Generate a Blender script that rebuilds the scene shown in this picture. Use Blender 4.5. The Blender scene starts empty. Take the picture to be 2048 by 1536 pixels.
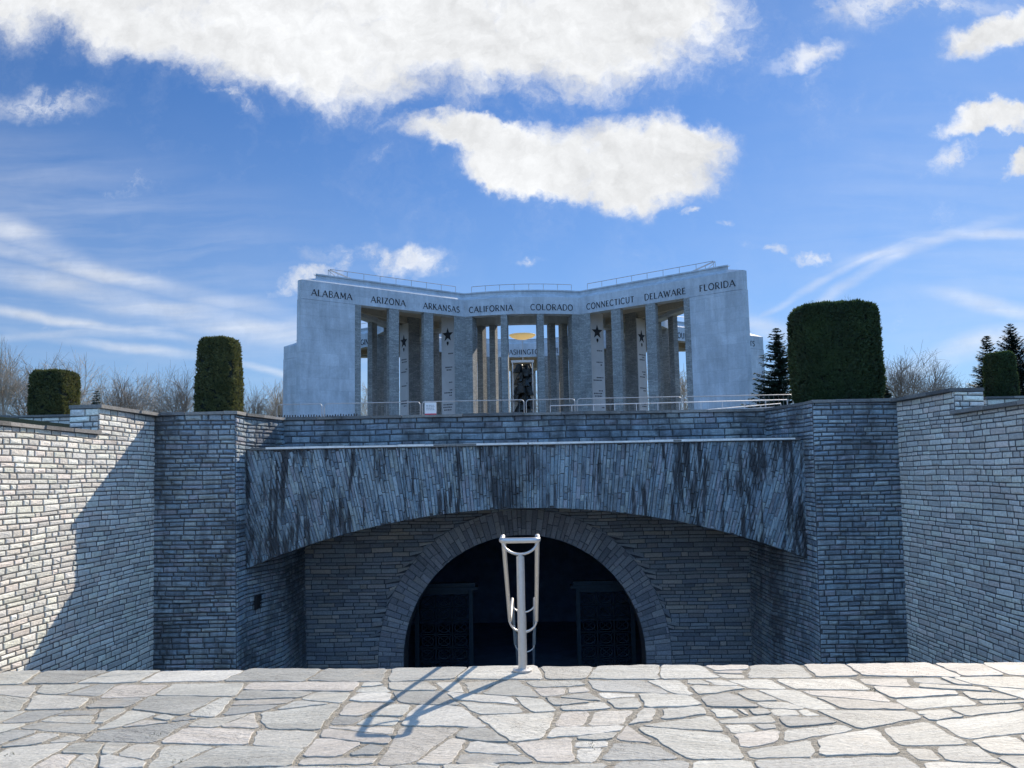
import bpy, math, random
from mathutils import Vector, Matrix, noise, geometry
R = math.radians
sc = bpy.context.scene
COL = sc.collection

# ---------------------------------------------------------------- camera
EYE = Vector((0, 0, 1.6)); FPX = 1650.0
PITCH, ROLL, YAW = math.atan(180 / FPX), 0.0183, 0.0133
fw = Vector((-math.sin(YAW) * math.cos(PITCH), math.cos(YAW) * math.cos(PITCH), math.sin(PITCH)))
r0 = fw.cross(Vector((0, 0, 1))).normalized(); u0 = r0.cross(fw)
cr = (r0 * math.cos(ROLL) - u0 * math.sin(ROLL)); cu = (u0 * math.cos(ROLL) + r0 * math.sin(ROLL))
cam = bpy.data.cameras.new("camera"); cam.sensor_width = 36; cam.lens = FPX / 2048 * 36
cam.clip_end = 5000; cam.clip_start = 0.05
camo = bpy.data.objects.new("camera", cam); COL.objects.link(camo)
camo.matrix_world = Matrix(((cr.x, cu.x, -fw.x, EYE.x), (cr.y, cu.y, -fw.y, EYE.y), (cr.z, cu.z, -fw.z, EYE.z), (0, 0, 0, 1)))
sc.camera = camo
def W(px, py, Y):
    """world point seen at photo pixel (px,py) at distance Y in front of the camera"""
    d = fw * FPX + cr * (px - 1024) + cu * (768 - py)
    return EYE + d * (Y / d.y)

# ---------------------------------------------------------------- object helpers
def link(o, parent=None):
    COL.objects.link(o)
    if parent: o.parent = parent
    return o
def tag(o, label=None, cat=None, group=None, kind=None):
    if label: o["label"] = label
    if cat: o["category"] = cat
    if group: o["group"] = group
    if kind: o["kind"] = kind
    return o
def thing(name, label, cat, loc=(0, 0, 0), rz=0, group=None):
    o = bpy.data.objects.new(name, None); COL.objects.link(o)
    o.location = loc; o.rotation_euler = (0, 0, rz); o.empty_display_size = .2
    return tag(o, label, cat, group)
class MB:
    def __init__(s): s.v = []; s.f = []; s.m = []; s.c = None; s.sm = False
    def add(s, vs, fs, mi=0, col=None):
        n = len(s.v); s.v += [tuple(p) for p in vs]
        s.f += [tuple(n + i for i in f) for f in fs]; s.m += [mi] * len(fs)
        if col is not None:
            if s.c is None: s.c = [(0.5, 0.5, 0.5)] * n
            s.c += [col] * len(vs)
        elif s.c is not None: s.c += [(0.5, 0.5, 0.5)] * len(vs)
        return s
    def box(s, x0, x1, y0, y1, z0, z1, mi=0, col=None):
        return s.hexa([(x0, y0, z0), (x1, y0, z0), (x1, y1, z0), (x0, y1, z0)], [(x0, y0, z1), (x1, y0, z1), (x1, y1, z1), (x0, y1, z1)], mi, col)
    def hexa(s, lo, hi, mi=0, col=None):
        return s.add(list(lo) + list(hi), [(3, 2, 1, 0), (4, 5, 6, 7), (0, 1, 5, 4), (1, 2, 6, 5), (2, 3, 7, 6), (3, 0, 4, 7)], mi, col)
    def obox(s, c, ax, ay, hx, hy, z0, z1, mi=0, col=None):
        """box on unit axes ax, ay in plan"""
        ax = Vector((ax[0], ax[1])); ay = Vector((ay[0], ay[1])); c = Vector((c[0], c[1]))
        q = [c - ax * hx - ay * hy, c + ax * hx - ay * hy, c + ax * hx + ay * hy, c - ax * hx + ay * hy]
        return s.hexa([(p.x, p.y, z0) for p in q], [(p.x, p.y, z1) for p in q], mi, col)
    def prism(s, poly, z0, z1, mi=0):
        n = len(poly)
        vs = [(p[0], p[1], z0) for p in poly] + [(p[0], p[1], z1) for p in poly]
        fs = [tuple(range(n - 1, -1, -1)), tuple(range(n, 2 * n))] + [(i, (i + 1) % n, n + (i + 1) % n, n + i) for i in range(n)]
        return s.add(vs, fs, mi)
    def tube(s, pts, r, n=8, mi=0, cap=True, closed=False):
        pts = [Vector(p) for p in pts]; k = len(pts); vs = []; fs = []
        rr = r if isinstance(r, (list, tuple)) else [r] * k
        ref = None
        for i, p in enumerate(pts):
            a = pts[(i - 1) % k] if (i > 0 or closed) else p; b = pts[(i + 1) % k] if (i < k - 1 or closed) else p
            t = (b - a).normalized()
            if ref is None: ref = Vector((0, 0, 1)) if abs(t.z) < .9 else Vector((1, 0, 0))
            e = (ref - t * ref.dot(t)).normalized(); g = t.cross(e); ref = e
            for j in range(n):
                w = 2 * math.pi * j / n
                vs.append(p + (e * math.cos(w) + g * math.sin(w)) * rr[i])
        for i in range(k - (0 if closed else 1)):
            i2 = (i + 1) % k
            for j in range(n):
                fs.append((i * n + j, i * n + (j + 1) % n, i2 * n + (j + 1) % n, i2 * n + j))
        if cap and not closed and n > 2:
            fs.append(tuple(range(n - 1, -1, -1))); fs.append(tuple((k - 1) * n + j for j in range(n)))
        return s.add(vs, fs, mi)
    def build(s, name, mats, parent=None, smooth=False, bevel=0):
        me = bpy.data.meshes.new(name); me.from_pydata(s.v, [], s.f)
        if not isinstance(mats, (list, tuple)): mats = [mats]
        for m in mats: me.materials.append(m)
        if len(mats) > 1: me.polygons.foreach_set("material_index", s.m)
        if s.c is not None:
            a = me.color_attributes.new("stone", 'FLOAT_COLOR', 'POINT')
            buf = []
            for c in s.c: buf += [c[0], c[1], c[2], 1.0]
            a.data.foreach_set("color", buf)
        if smooth: me.polygons.foreach_set("use_smooth", [True] * len(me.polygons))
        me.update()
        o = bpy.data.objects.new(name, me); link(o, parent)
        if bevel:
            b = o.modifiers.new("bevel", 'BEVEL'); b.width = bevel; b.segments = 2; b.limit_method = 'ANGLE'
        return o

# ---------------------------------------------------------------- materials
def nt(name):
    m = bpy.data.materials.new(name); m.use_nodes = True
    t = m.node_tree; t.nodes.clear()
    out = t.nodes.new('ShaderNodeOutputMaterial'); b = t.nodes.new('ShaderNodeBsdfPrincipled')
    t.links.new(b.outputs[0], out.inputs[0])
    return m, t, b
class NT:
    """small node helper"""
    def __init__(s, t): s.t = t
    def n(s, typ, **kw):
        nd = s.t.nodes.new(typ)
        for k, v in kw.items(): setattr(nd, k, v)
        return nd
    def put(s, sock, v):
        if hasattr(v, 'is_linked') or isinstance(v, bpy.types.NodeSocket): s.t.links.new(v, sock)
        elif v is not None: sock.default_value = v
    def math(s, op, a, b=None, c=None, clamp=False):
        nd = s.n('ShaderNodeMath', operation=op); nd.use_clamp = clamp
        s.put(nd.inputs[0], a)
        if b is not None: s.put(nd.inputs[1], b)
        if c is not None: s.put(nd.inputs[2], c)
        return nd.outputs[0]
    def vm(s, op, a, b=None, out=0):
        nd = s.n('ShaderNodeVectorMath', operation=op); s.put(nd.inputs[0], a)
        if b is not None:
            s.put(nd.inputs['Scale'] if op == 'SCALE' else nd.inputs[1], b)
        return nd.outputs[out]
    def noise(s, vec, scale, detail=4, rough=.55, dist=0, col=False):
        nd = s.n('ShaderNodeTexNoise'); s.put(nd.inputs['Vector'], vec)
        nd.inputs['Scale'].default_value = scale; nd.inputs['Detail'].default_value = detail
        nd.inputs['Roughness'].default_value = rough; nd.inputs['Distortion'].default_value = dist
        return nd.outputs['Color' if col else 'Fac']
    def voro(s, vec, scale, feature='F1', rand=1, out='Distance'):
        nd = s.n('ShaderNodeTexVoronoi'); nd.feature = feature; s.put(nd.inputs['Vector'], vec)
        nd.inputs['Scale'].default_value = scale; nd.inputs['Randomness'].default_value = rand
        return nd.outputs[out]
    def ramp(s, fac, stops, interp='LINEAR'):
        nd = s.n('ShaderNodeValToRGB'); s.put(nd.inputs[0], fac); cr_ = nd.color_ramp; cr_.interpolation = interp
        while len(cr_.elements) < len(stops): cr_.elements.new(.5)
        for e, (p, c) in zip(cr_.elements, stops):
            e.position = p; e.color = (c, c, c, 1) if isinstance(c, (int, float)) else (*c, 1)
        return nd.outputs[0]
    def mix(s, fac, a, b, typ='MIX'):
        nd = s.n('ShaderNodeMix', data_type='RGBA', blend_type=typ); nd.clamp_factor = True
        s.put(nd.inputs[0], fac)
        for i, v in ((6, a), (7, b)):
            if isinstance(v, (tuple, list)): v = (*v[:3], 1)
            s.put(nd.inputs[i], v)
        return nd.outputs[2]
    def mr(s, v, a, b, c=0, d=1, smooth=False):
        nd = s.n('ShaderNodeMapRange'); nd.clamp = True
        if smooth: nd.interpolation_type = 'SMOOTHSTEP'
        s.put(nd.inputs[0], v)
        for i, q in enumerate((a, b, c, d)): s.put(nd.inputs[i + 1], q)
        return nd.outputs[0]
    def mapping(s, vec, loc=(0, 0, 0), rot=(0, 0, 0), scale=(1, 1, 1), typ='POINT'):
        nd = s.n('ShaderNodeMapping', vector_type=typ); s.put(nd.inputs[0], vec)
        nd.inputs['Location'].default_value = loc; nd.inputs['Rotation'].default_value = rot; nd.inputs['Scale'].default_value = scale
        return nd.outputs[0]
    def bump(s, h, dist, strength=1, normal=None):
        nd = s.n('ShaderNodeBump'); nd.inputs['Distance'].default_value = dist; nd.inputs['Strength'].default_value = strength
        s.put(nd.inputs['Height'], h)
        if normal is not None: s.put(nd.inputs['Normal'], normal)
        return nd.outputs[0]

def stone_mat(name, cols, dark=.5, soot=.55, scale=1.0, bump=.012, var=.30, streak=0):
    """laid stone: the tone of each stone comes from its own random number"""
    m, t, b = nt(name); q = NT(t)
    at = q.n('ShaderNodeAttribute', attribute_name='stone'); sp = q.n('ShaderNodeSeparateColor'); t.links.new(at.outputs['Color'], sp.inputs[0])
    g = q.n('ShaderNodeNewGeometry').outputs['Position']
    k = len(cols)
    base = q.ramp(sp.outputs[1], [(i / k, c) for i, c in enumerate(cols)], 'CONSTANT')
    tone = q.mr(sp.outputs[0], 0, 1, 1 - var, 1 + var)
    fine = q.noise(g, 26 * scale, 4, .75); mid = q.noise(g, 6 * scale, 3, .6)
    c = q.mix(1, base, q.vm('SCALE', (1, 1, 1), tone), 'MULTIPLY')
    c = q.mix(1, c, q.vm('SCALE', (1, 1, 1), q.mr(fine, .25, .75, .68, 1.28)), 'MULTIPLY')
    # weather: dark crust in irregular patches, pale lime bloom here and there
    big = q.noise(q.mapping(g, scale=(1, 1, .55)), .75, 5, .68, .4)
    st = q.math('MULTIPLY', q.mr(big, soot - .06, soot + .12, 0, 1, True), q.mr(mid, .3, .6, .35, 1))
    c = q.mix(q.math('MULTIPLY', st, dark), c, (.035, .036, .036))
    bl = q.mr(q.noise(g, 9, 5, .75, .6), .66, .76, 0, .55, True)
    c = q.mix(bl, c, (.42, .41, .38))
    if streak:      # run-off stains, dark and limy, down the face
        rn = q.math('ADD', q.math('MULTIPLY', q.noise(q.mapping(g, scale=(1, 1, .10)), 11.0, 3, .6), .62), q.math('MULTIPLY', q.noise(q.mapping(g, scale=(1, 1, .16)), 1.9, 3, .6), .38))
        c = q.mix(q.math('MULTIPLY', q.mr(rn, .49, .58, 0, 1, True), streak), c, (.045, .05, .055))
        c = q.mix(q.math('MULTIPLY', q.mr(rn, .40, .33, 0, 1, True), streak * .45), c, (.40, .43, .45))
    t.links.new(c, b.inputs['Base Color'])
    b.inputs['Roughness'].default_value = .88
    h = q.math('ADD', q.math('MULTIPLY', mid, .8), q.math('MULTIPLY', fine, .45))
    h2 = q.math('ADD', h, q.math('MULTIPLY', q.noise(q.mapping(g, scale=(1, 1, 3)), 11 * scale, 3, .5, 1.2), .6))
    t.links.new(q.bump(h2, bump, 1), b.inputs['Normal'])
    return m
GREYS = [(.21, .205, .19), (.255, .245, .22), (.18, .18, .175), (.235, .215, .19), (.275, .262, .235), (.205, .212, .20), (.25, .212, .195), (.285, .26, .215), (.165, .162, .156)]
M = {}
M['wall'] = stone_mat('rough_limestone', [(min(.70, .4 * .26 * 2.8 + .6 * c[0] * 2.8), min(.70, .4 * .25 * 2.8 + .6 * c[1] * 2.8), min(.68, .4 * .235 * 2.7 + .6 * c[2] * 2.7)) for c in GREYS], .5, .64, 1, .016, .20)
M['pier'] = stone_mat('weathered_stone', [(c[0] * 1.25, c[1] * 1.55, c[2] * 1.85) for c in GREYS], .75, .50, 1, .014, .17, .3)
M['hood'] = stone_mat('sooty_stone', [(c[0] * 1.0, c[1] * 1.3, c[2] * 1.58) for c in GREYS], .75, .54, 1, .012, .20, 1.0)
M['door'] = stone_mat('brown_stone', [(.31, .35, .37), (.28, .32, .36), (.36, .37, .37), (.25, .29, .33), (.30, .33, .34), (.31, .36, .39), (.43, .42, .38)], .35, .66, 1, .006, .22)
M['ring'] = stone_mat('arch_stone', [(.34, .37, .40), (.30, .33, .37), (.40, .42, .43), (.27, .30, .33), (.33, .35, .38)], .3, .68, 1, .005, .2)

def simple(name, col, rough=.8, metal=0, nscale=0, namp=.2, bump=0, bscale=30):
    m, t, b = nt(name); q = NT(t)
    b.inputs['Roughness'].default_value = rough; b.inputs['Metallic'].default_value = metal
    g = q.n('ShaderNodeNewGeometry').outputs['Position']
    if nscale:
        f = q.noise(g, nscale, 6, .65)
        c = q.mix(1, (*col, 1), q.vm('SCALE', (1, 1, 1), q.mr(f, .25, .75, 1 - namp, 1 + namp)), 'MULTIPLY')
        t.links.new(c, b.inputs['Base Color'])
    else: b.inputs['Base Color'].default_value = (*col, 1)
    if bump: t.links.new(q.bump(q.noise(g, bscale, 4, .6), bump), b.inputs['Normal'])
    return m
M['wall_mortar'] = simple('dark_wall_mortar', (.11, .11, .108), .95, 0, 12, .4, .01, 60)
M['mortar'] = simple('old_mortar', (.085, .09, .095), .95, 0, 12, .4, .01, 60)
M['mortar_light'] = simple('pavement_mortar', (.36, .32, .25), .95, 0, 22, .5, .03, 55)
M['coping'] = stone_mat('coping_stone', [(.2, .195, .18), (.24, .23, .21), (.17, .17, .165)], .55, .56, 1, .01)
M['flashing'] = simple('lime_washed_edge', (.78, .76, .71), .6, 0, 7, .25)
M['steel'] = simple('brushed_steel', (.60, .585, .56), .42, .75, 40, .08)
M['galv'] = simple('galvanised_steel', (.40, .42, .44), .5, .5, 30, .1)
M['whitepaint'] = simple('weathered_white_steel', (.55, .56, .57), .55)
M['iron'] = simple('dark_iron', (.02, .022, .025), .6, .3, 20, .3)
M['bronze'] = simple('dark_bronze', (.035, .04, .042), .38, .75, 6, .5, .03, 9)
M['gold'] = simple('gilded_sheet', (1, .76, .36), .5, 0, 5, .1)
_t = M['gold'].node_tree; _q = NT(_t); _tr = _q.n('ShaderNodeBsdfTranslucent'); _tr.inputs[0].default_value = (1, .84, .52, 1)
_mx = _q.n('ShaderNodeMixShader'); _mx.inputs[0].default_value = .6
_pb = [n for n in _t.nodes if n.type == 'BSDF_PRINCIPLED'][0]; _mo = [n for n in _t.nodes if n.type == 'OUTPUT_MATERIAL'][0]
_t.links.new(_pb.outputs[0], _mx.inputs[1]); _t.links.new(_tr.outputs[0], _mx.inputs[2]); _t.links.new(_mx.outputs[0], _mo.inputs[0])
M['gatemetal'] = simple('patinated_gate_metal', (.018, .038, .055), .6, .4, 12, .35)
M['letter'] = simple('bronze_letters', (.018, .02, .026), .6)
M['ink'] = simple('engraved_line', (.05, .055, .07), .8)
M['signwhite'] = simple('sign_white', (.78, .78, .78), .6)
M['signred'] = simple('sign_red', (.55, .03, .06), .6)
M['signgrey'] = simple('sign_print', (.28, .29, .31), .6)
M['moss'] = simple('joint_moss', (.10, .105, .035), .95, 0, 30, .5)
M['soil'] = simple('soil', (.07, .05, .035), .95, 0, 5, .4)
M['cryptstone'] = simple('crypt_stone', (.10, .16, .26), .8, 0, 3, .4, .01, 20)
# ---------------------------------------------------------------- laid masonry
def masonry(mb, f, A, B, h, L, seed, gap=.006, depth=.022, clip=None, hv=.18, lv=(.55, 1.5), a_start=0, wob=.006, ga=None):
    rnd = random.Random(seed); b = 0.0; U = rnd.uniform
    while b < B - .015:
        hh = h * (1 + U(-hv, hv)); b1 = min(b + hh, B)
        if B - b1 < h * .45: b1 = B
        a = -U(0, L)
        while a < A:
            l = L * U(*lv); a0 = max(a, a_start); a1 = min(a + l, A)
            if A - a1 < .05: a1 = A
            a += l
            if a1 - a0 < .035: continue
            j = lambda s=.0045: U(-s, s)
            def wv(x, bb): return bb + wob * math.sin(x * 2.1 + bb * 3 + seed) + wob * .6 * math.sin(x * 5.3 + bb * 7)
            g = gap; e = ga or gap
            cs = [[a0 + e + j(), wv(a0, b) + g + j(.003)], [a1 - e + j(), wv(a1, b) + g + j(.003)], [a1 - e + j(), wv(a1, b1) - g + j(.003)], [a0 + e + j(), wv(a0, b1) - g + j(.003)]]
            if clip:
                cs = clip(cs)
                if cs is None: continue
            ca = sum(c[0] for c in cs) / 4; cb = sum(c[1] for c in cs) / 4
            d = depth * U(.55, 1.35); ch = min(.011, hh * .14)
            vs = [f(c[0], c[1], -.004) for c in cs]
            for c in cs:
                da, db = ca - c[0], cb - c[1]
                ka = min(1, ch / max(abs(da), 1e-4)); kb = min(1, ch / max(abs(db), 1e-4))
                vs.append(f(c[0] + da * ka, c[1] + db * kb, d * U(.75, 1.15)))
            t1, t2 = U(.25, .42), U(.58, .75)
            def lerp(t): 
                return ((cs[0][0] + cs[3][0]) / 2 * (1 - t) + (cs[1][0] + cs[2][0]) / 2 * t, (cs[0][1] + cs[3][1]) / 2 * (1 - t) + (cs[1][1] + cs[2][1]) / 2 * t)
            for tt in (t1, t2):
                la, lb = lerp(tt); vs.append(f(la, lb + U(-.2, .2) * (b1 - b), d * U(.9, 1.7)))
            fs = [(0, 1, 5, 4), (1, 2, 6, 5), (2, 3, 7, 6), (3, 0, 4, 7), (4, 5, 9, 8), (5, 6, 9), (6, 7, 8, 9), (7, 4, 8)]
            mb.add(vs, fs, 0, (rnd.random(), rnd.random(), rnd.random()))
        b = b1
def slabs(mb, p0, p1, width, z0, z1, seed, L=.8, out=None, mi=0):
    """row of coping slabs from p0 to p1 (plan points), 'width' to the left of the direction"""
    rnd = random.Random(seed); U = rnd.uniform
    p0, p1 = Vector(p0[:2]), Vector(p1[:2]); d = p1 - p0; n = d.length; d.normalize(); nn = Vector((-d.y, d.x))
    s = 0
    while s < n:
        e = min(n, s + L * U(.7, 1.3))
        if n - e < .25: e = n
        a, b = p0 + d * (s + .004), p0 + d * (e - .004)
        j = U(-.012, .012); zz = z1 + U(-.006, .006)
        q = [a + nn * (-U(.0, .02) + j), b + nn * (-U(.0, .02) + j), b + nn * width, a + nn * width]
        mb.hexa([(p.x, p.y, z0) for p in q], [(p.x, p.y, zz + U(-.004, .004)) for p in q], mi, (rnd.random(), rnd.random(), rnd.random()))
        s = e

ZF = -3.2          # floor of the pit
ZC = 2.77          # top of the side walls
BAT = .14
def bat(z): return BAT * (2.8 - z) / 6.0

# ---- side retaining walls -------------------------------------------------
def side_wall(sg, label):
    t = thing('retaining_wall', label, 'wall', (0, 0, 0), 0, 'retaining walls beside the sunken court')
    zl = 2.35 if sg < 0 else 2.41
    def X(y, z): return 6.76 + .06 * min(max((15 - y) / 2, 0), 1) - bat(z)
    def f(z0):
        def g(a, b, d):
            y = 15.0 - a; z = z0 + b
            return Vector((sg * (X(y, z) - d), y, z))
        return g
    for nm, z0, z1, ya, yb, sd in (('stone_face', ZF, zl - .0, 15, 4.0, 3), ('raised_section', zl, ZC, 15, 13.1, 9)):
        mb = MB(); masonry(mb, f(z0), ya - yb, z1 - z0, .078, .27, sd * (2 + sg), .0045, .011, None, .26, (.5, 1.6), 0, .006, .0125)
        if nm == 'raised_section':
            # the free end of the raised section, facing the viewer
            def ge(a, b, d): return Vector((sg * (X(13.1, zl) + a), 13.1 - d, zl + b))
            masonry(mb, ge, .47, z1 - z0, .10, .26, 77, .006, .018)
        mb.build(nm, M['wall'], t)
        c = MB(); fr = [(X(ya, z0) + .0, ya, z0), (X(yb, z0), yb, z0), (X(yb, z1), yb, z1), (X(ya, z1), ya, z1)]
        if nm == 'stone_face': fr = [(X(ya, z0), ya, z0), (X(13, z0), 13, z0), (X(13, z1), 13, z1), (X(ya, z1), ya, z1)]
        for (qa, qb) in (((15, 13.0), (13.0, -2.0)) if nm == 'stone_face' else ((15, 13.1),)):
            lo = [(sg * X(qa, z0), qa, z0), (sg * X(qb, z0), qb, z0), (sg * 7.27, qb, z0), (sg * 7.27, qa, z0)]
            hi = [(sg * X(qa, z1), qa, z1), (sg * X(qb, z1), qb, z1), (sg * 7.27, qb, z1), (sg * 7.27, qa, z1)]
            if sg > 0: lo, hi = lo[::-1], hi[::-1]
            c.hexa(lo, hi)
        c.build('wall_core', M['wall_mortar'], t)
    cp = MB()
    if sg < 0:
        slabs(cp, (-6.735, 13.1), (-6.735, 2.0), -.56, zl + .001, zl + .055, 5, .75)
        slabs(cp, (-6.64, 15.0), (-6.755, 13.06), -.54, ZC + .001, ZC + .055, 6, .6)
    else:
        slabs(cp, (6.735, 13.1), (6.735, 2.0), .56, zl + .001, zl + .055, 15, .75)
        slabs(cp, (6.64, 15.0), (6.755, 13.06), .54, ZC + .001, ZC + .055, 16, .6)
    cp.build('coping', M['coping'], t)
    return t
side_wall(-1, 'long sunlit stone retaining wall on the left of the sunken court')
side_wall(1, 'long shaded stone retaining wall on the right of the sunken court')

# ---- corner piers -----------------------------------------------------------
def pier(sg, label):
    t = thing('corner_pier', label, 'pier', (sg * 6, 15, ZF), 0, 'stone piers flanking the arched entrance')
    off = t.location.copy()
    zt = 2.78
    def XI(y, z):   # inner side face
        base = (5.28 if sg < 0 else 5.24) - (.33 if sg < 0 else .29) * min(max((y - 15.55) / 1.25, 0), 1)
        return base - bat(z)
    def ff(a, b, d): 
        z = ZF + b; x0 = XI(15, z); x1 = 6.78 - bat(z)
        return Vector((sg * (x0 + (x1 - x0) * a / 1.50), 15 - d, z)) - off
    mb = MB(); masonry(mb, ff, 1.50, zt - ZF, .083, .22, 21 + sg, .0065, .026, None, .28, (.5, 1.7))
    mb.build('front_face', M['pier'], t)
    def fs(a, b, d):
        z = ZF + b; y = 15 + a; k = .17
        return Vector((sg * (XI(y, z) - d), y, z)) - off
    mb = MB(); masonry(mb, fs, 3.42, zt - ZF, .083, .22, 31 + sg, .0065, .02, None, .28, (.5, 1.7), 0, .006, .013)
    mb.build('side_face', M['pier'], t)
    c = MB()
    for (ya, yb) in ((15, 15.55), (15.55, 16.8), (16.8, 18.45)):
        lo = [(XI(ya, ZF), ya), (6.80 - BAT, ya), (6.9, yb), (XI(yb, ZF), yb)]
        hi = [(XI(ya, zt), ya), (6.80, ya), (7.0, yb), (XI(yb, zt), yb)]
        lo = [Vector((sg * p[0], p[1], ZF)) - off for p in lo]; hi = [Vector((sg * p[0], p[1], zt)) - off for p in hi]
        if sg < 0: lo, hi = lo[::-1], hi[::-1]
        c.hexa(lo, hi)
    c.build('wall_core', M['mortar'], t)
    cp = MB()
    z0, z1 = zt + .001 - off.z, zt + .058 - off.z
    fl = (lambda p: (sg * p[0] - off.x, p[1] - off.y))
    q0, q1, q2 = fl((6.75, 14.955)), fl((5.22, 14.955)), fl((4.90, 16.86))
    if sg < 0:
        slabs(cp, q0, q1, .5, z0, z1, 41, .6); slabs(cp, (q1[0], q1[1] + .5), q2, .5, z0, z1 - .003, 42, .55)
    else:
        slabs(cp, q1, q0, .5, z0, z1, 43, .6); slabs(cp, (q1[0], q1[1] + .5), q2, -.5, z0, z1 - .003, 44, .55)
    cp.build('coping', M['coping'], t)
    if sg < 0:
        v = MB(); xx = XI(15.9, -.7)
        v.box(-xx - off.x, -xx + .035 - off.x, 15.72 - 15, 16.08 - 15, -.84 - off.z, -.58 - off.z)
        for k in range(5): v.box(-xx + .035 - off.x, -xx + .05 - off.x, 15.75 - 15 + k * .07, 15.78 - 15 + k * .07, -.83 - off.z, -.59 - off.z)
        v.build('vent_grille', M['iron'], t)
    return t
pier(-1, 'weathered stone corner pier left of the arched hood, its inner side catching sun')
pier(1, 'weathered stone corner pier right of the arched hood, wholly in shade')

# ---- hood and crypt front ---------------------------------------------------
HY, HR = 15.5, 13.69
HCZ = .961 - HR; ZL = 2.13
pt = thing('crypt_entrance', 'wide segmental stone hood of fanning stones over a round arched crypt doorway', 'entrance', (0, HY, ZF))
po = pt.location.copy()
def hf(a, b, d):
    th = (b - 5.9) / HR; r = HR + a
    return Vector((r * math.sin(th), HY - d - .006 + .005 * math.sin(a * 2 + b), HCZ + r * math.cos(th))) - po
def hclip(cs):
    out = []
    for a, b in cs:
        th = (b - 5.9) / HR; am = (ZL - HCZ) / math.cos(th) - HR
        out.append([min(a, am), b])
    if max(out[1][0] - out[0][0], out[2][0] - out[3][0]) < .05: return None
    return out
mb = MB(); masonry(mb, hf, 2.75, 11.8, .058, .23, 61, .0016, .014, hclip, .34, (.45, 1.9), 0, .004)
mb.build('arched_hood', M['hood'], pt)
# vault body behind the hood face, back to the door wall
vb = MB(); N = 40; half = 5.16
arc = []
for i in range(N + 1):
    x = -half + 2 * half * i / N; arc.append((x, HCZ + math.sqrt(HR * HR - x * x)))
y0, y1 = HY + .004, 18.42
vs = []; 
for yy in (y0, y1):
    for (x, z) in arc: vs.append(Vector((x, yy, z)) - po)
    for (x, z) in arc: vs.append(Vector((x, yy, ZL)) - po)
n = N + 1; fs = []
for i in range(N):
    fs += [(i, i + 1, n + i + 1, n + i), (2 * n + i + 1, 2 * n + i, 3 * n + i, 3 * n + i + 1), (i + 1, i, 2 * n + i, 2 * n + i + 1), (n + i, n + i + 1, 3 * n + i + 1, 3 * n + i)]
fs += [(0, n, 3 * n, 2 * n), (n - 1, 3 * n - 1, 4 * n - 1, 2 * n - 1)]
vb.add(vs, fs); vb.build('vault', M['mortar'], pt)
cp = MB(); slabs(cp, (-5.14, HY - .045 - po.y), (5.14, HY - .045 - po.y), 1.3, ZL + .002 - po.z, ZL + .05 - po.z, 71, .9)
cp.build('coping', M['coping'], pt)
fl = MB(); rnd = random.Random(3)
x = -4.85
while x < 5.0:
    e = x + rnd.uniform(.5, 1.3); fl.box(x, min(e, 5.05) - .006, HY - .062 - po.y, HY - .046 - po.y, ZL + .016 - po.z, ZL + .052 + rnd.uniform(-.006, .006) - po.z); x = e
fl.build('drip_edge', M['flashing'], pt)
# door wall
DY, DCZ, DR, DRO, DX = 18.4, -2.36, 2.62, 3.18, -.08
def df(a, b, d): return Vector((-5.0 + a, DY - d, ZF + b)) - po
def dclip(cs):
    ins = 0; out = []
    for a, b in cs:
        x, z = a - 5.0 - DX, ZF + b - DCZ
        if z > 0:
            r = math.hypot(x, z)
            if r < DRO - .001: ins += 1; k = DRO / max(r, .01); x *= k; z *= k
        elif abs(x) < DRO - .001:
            ins += 1; x = math.copysign(DRO, x)
        out.append([x + 5.0 + DX, z + DCZ - ZF])
    if ins >= 4: return None
    if abs(out[1][0] - out[0][0]) + abs(out[2][0] - out[3][0]) < .05: return None
    if abs(out[3][1] - out[0][1]) + abs(out[2][1] - out[1][1]) < .05: return None
    return out
mb = MB(); masonry(mb, df, 10.0, 4.4, .083, .30, 81, .004, .012, dclip, .3, (.5, 1.6))
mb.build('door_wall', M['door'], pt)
mb = MB()
def rf(a, b, d):
    s = DR * math.pi
    rr = DR + a
    if b < .8: x, z = -rr, DCZ - .8 + b
    elif b > .8 + s: x, z = rr, DCZ - (b - .8 - s)
    else:
        th = math.pi - (b - .8) / DR; x, z = rr * math.cos(th), DCZ + rr * math.sin(th)
    return Vector((x + DX, DY - .012 - d, z)) - po
masonry(mb, rf, DRO - DR, 1.6 + DR * math.pi, .10, .30, 91, .004, .008, None, .25, (.6, 1.5), 0, .002)
mb.build('arch_ring', M['ring'], pt)
# core of the door wall with its opening and reveal
dc = MB(); K = 32; ys = (DY, DY + .7); vs = []; fs = []
ang = [math.pi - math.pi * i / K for i in range(K + 1)]
inner = [(DX - DR, ZF)] + [(DX + DR * math.cos(w), DCZ + DR * math.sin(w)) for w in ang] + [(DX + DR, ZF)]
outer = [(-5.2, ZF)]
for w in ang:
    c_, s_ = math.cos(w), math.sin(w)
    k = min(5.2 / abs(c_) if abs(c_) > 1e-6 else 99, (1.35 - DCZ) / s_ if s_ > 1e-6 else 99); outer.append((c_ * k, DCZ + s_ * k))
outer.append((5.2, ZF)); n = len(inner)
for yy in ys:
    vs += [Vector((x, yy, z)) - po for x, z in inner] + [Vector((x, yy, z)) - po for x, z in outer]
for i in range(n - 1):
    fs += [(i, i + 1, n + i + 1, n + i), (2 * n + i + 1, 2 * n + i, 3 * n + i, 3 * n + i + 1), (i, 2 * n + i, 2 * n + i + 1, i + 1)]
dc.add(vs, fs); dc.build('wall_core', M['mortar'], pt)
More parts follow.
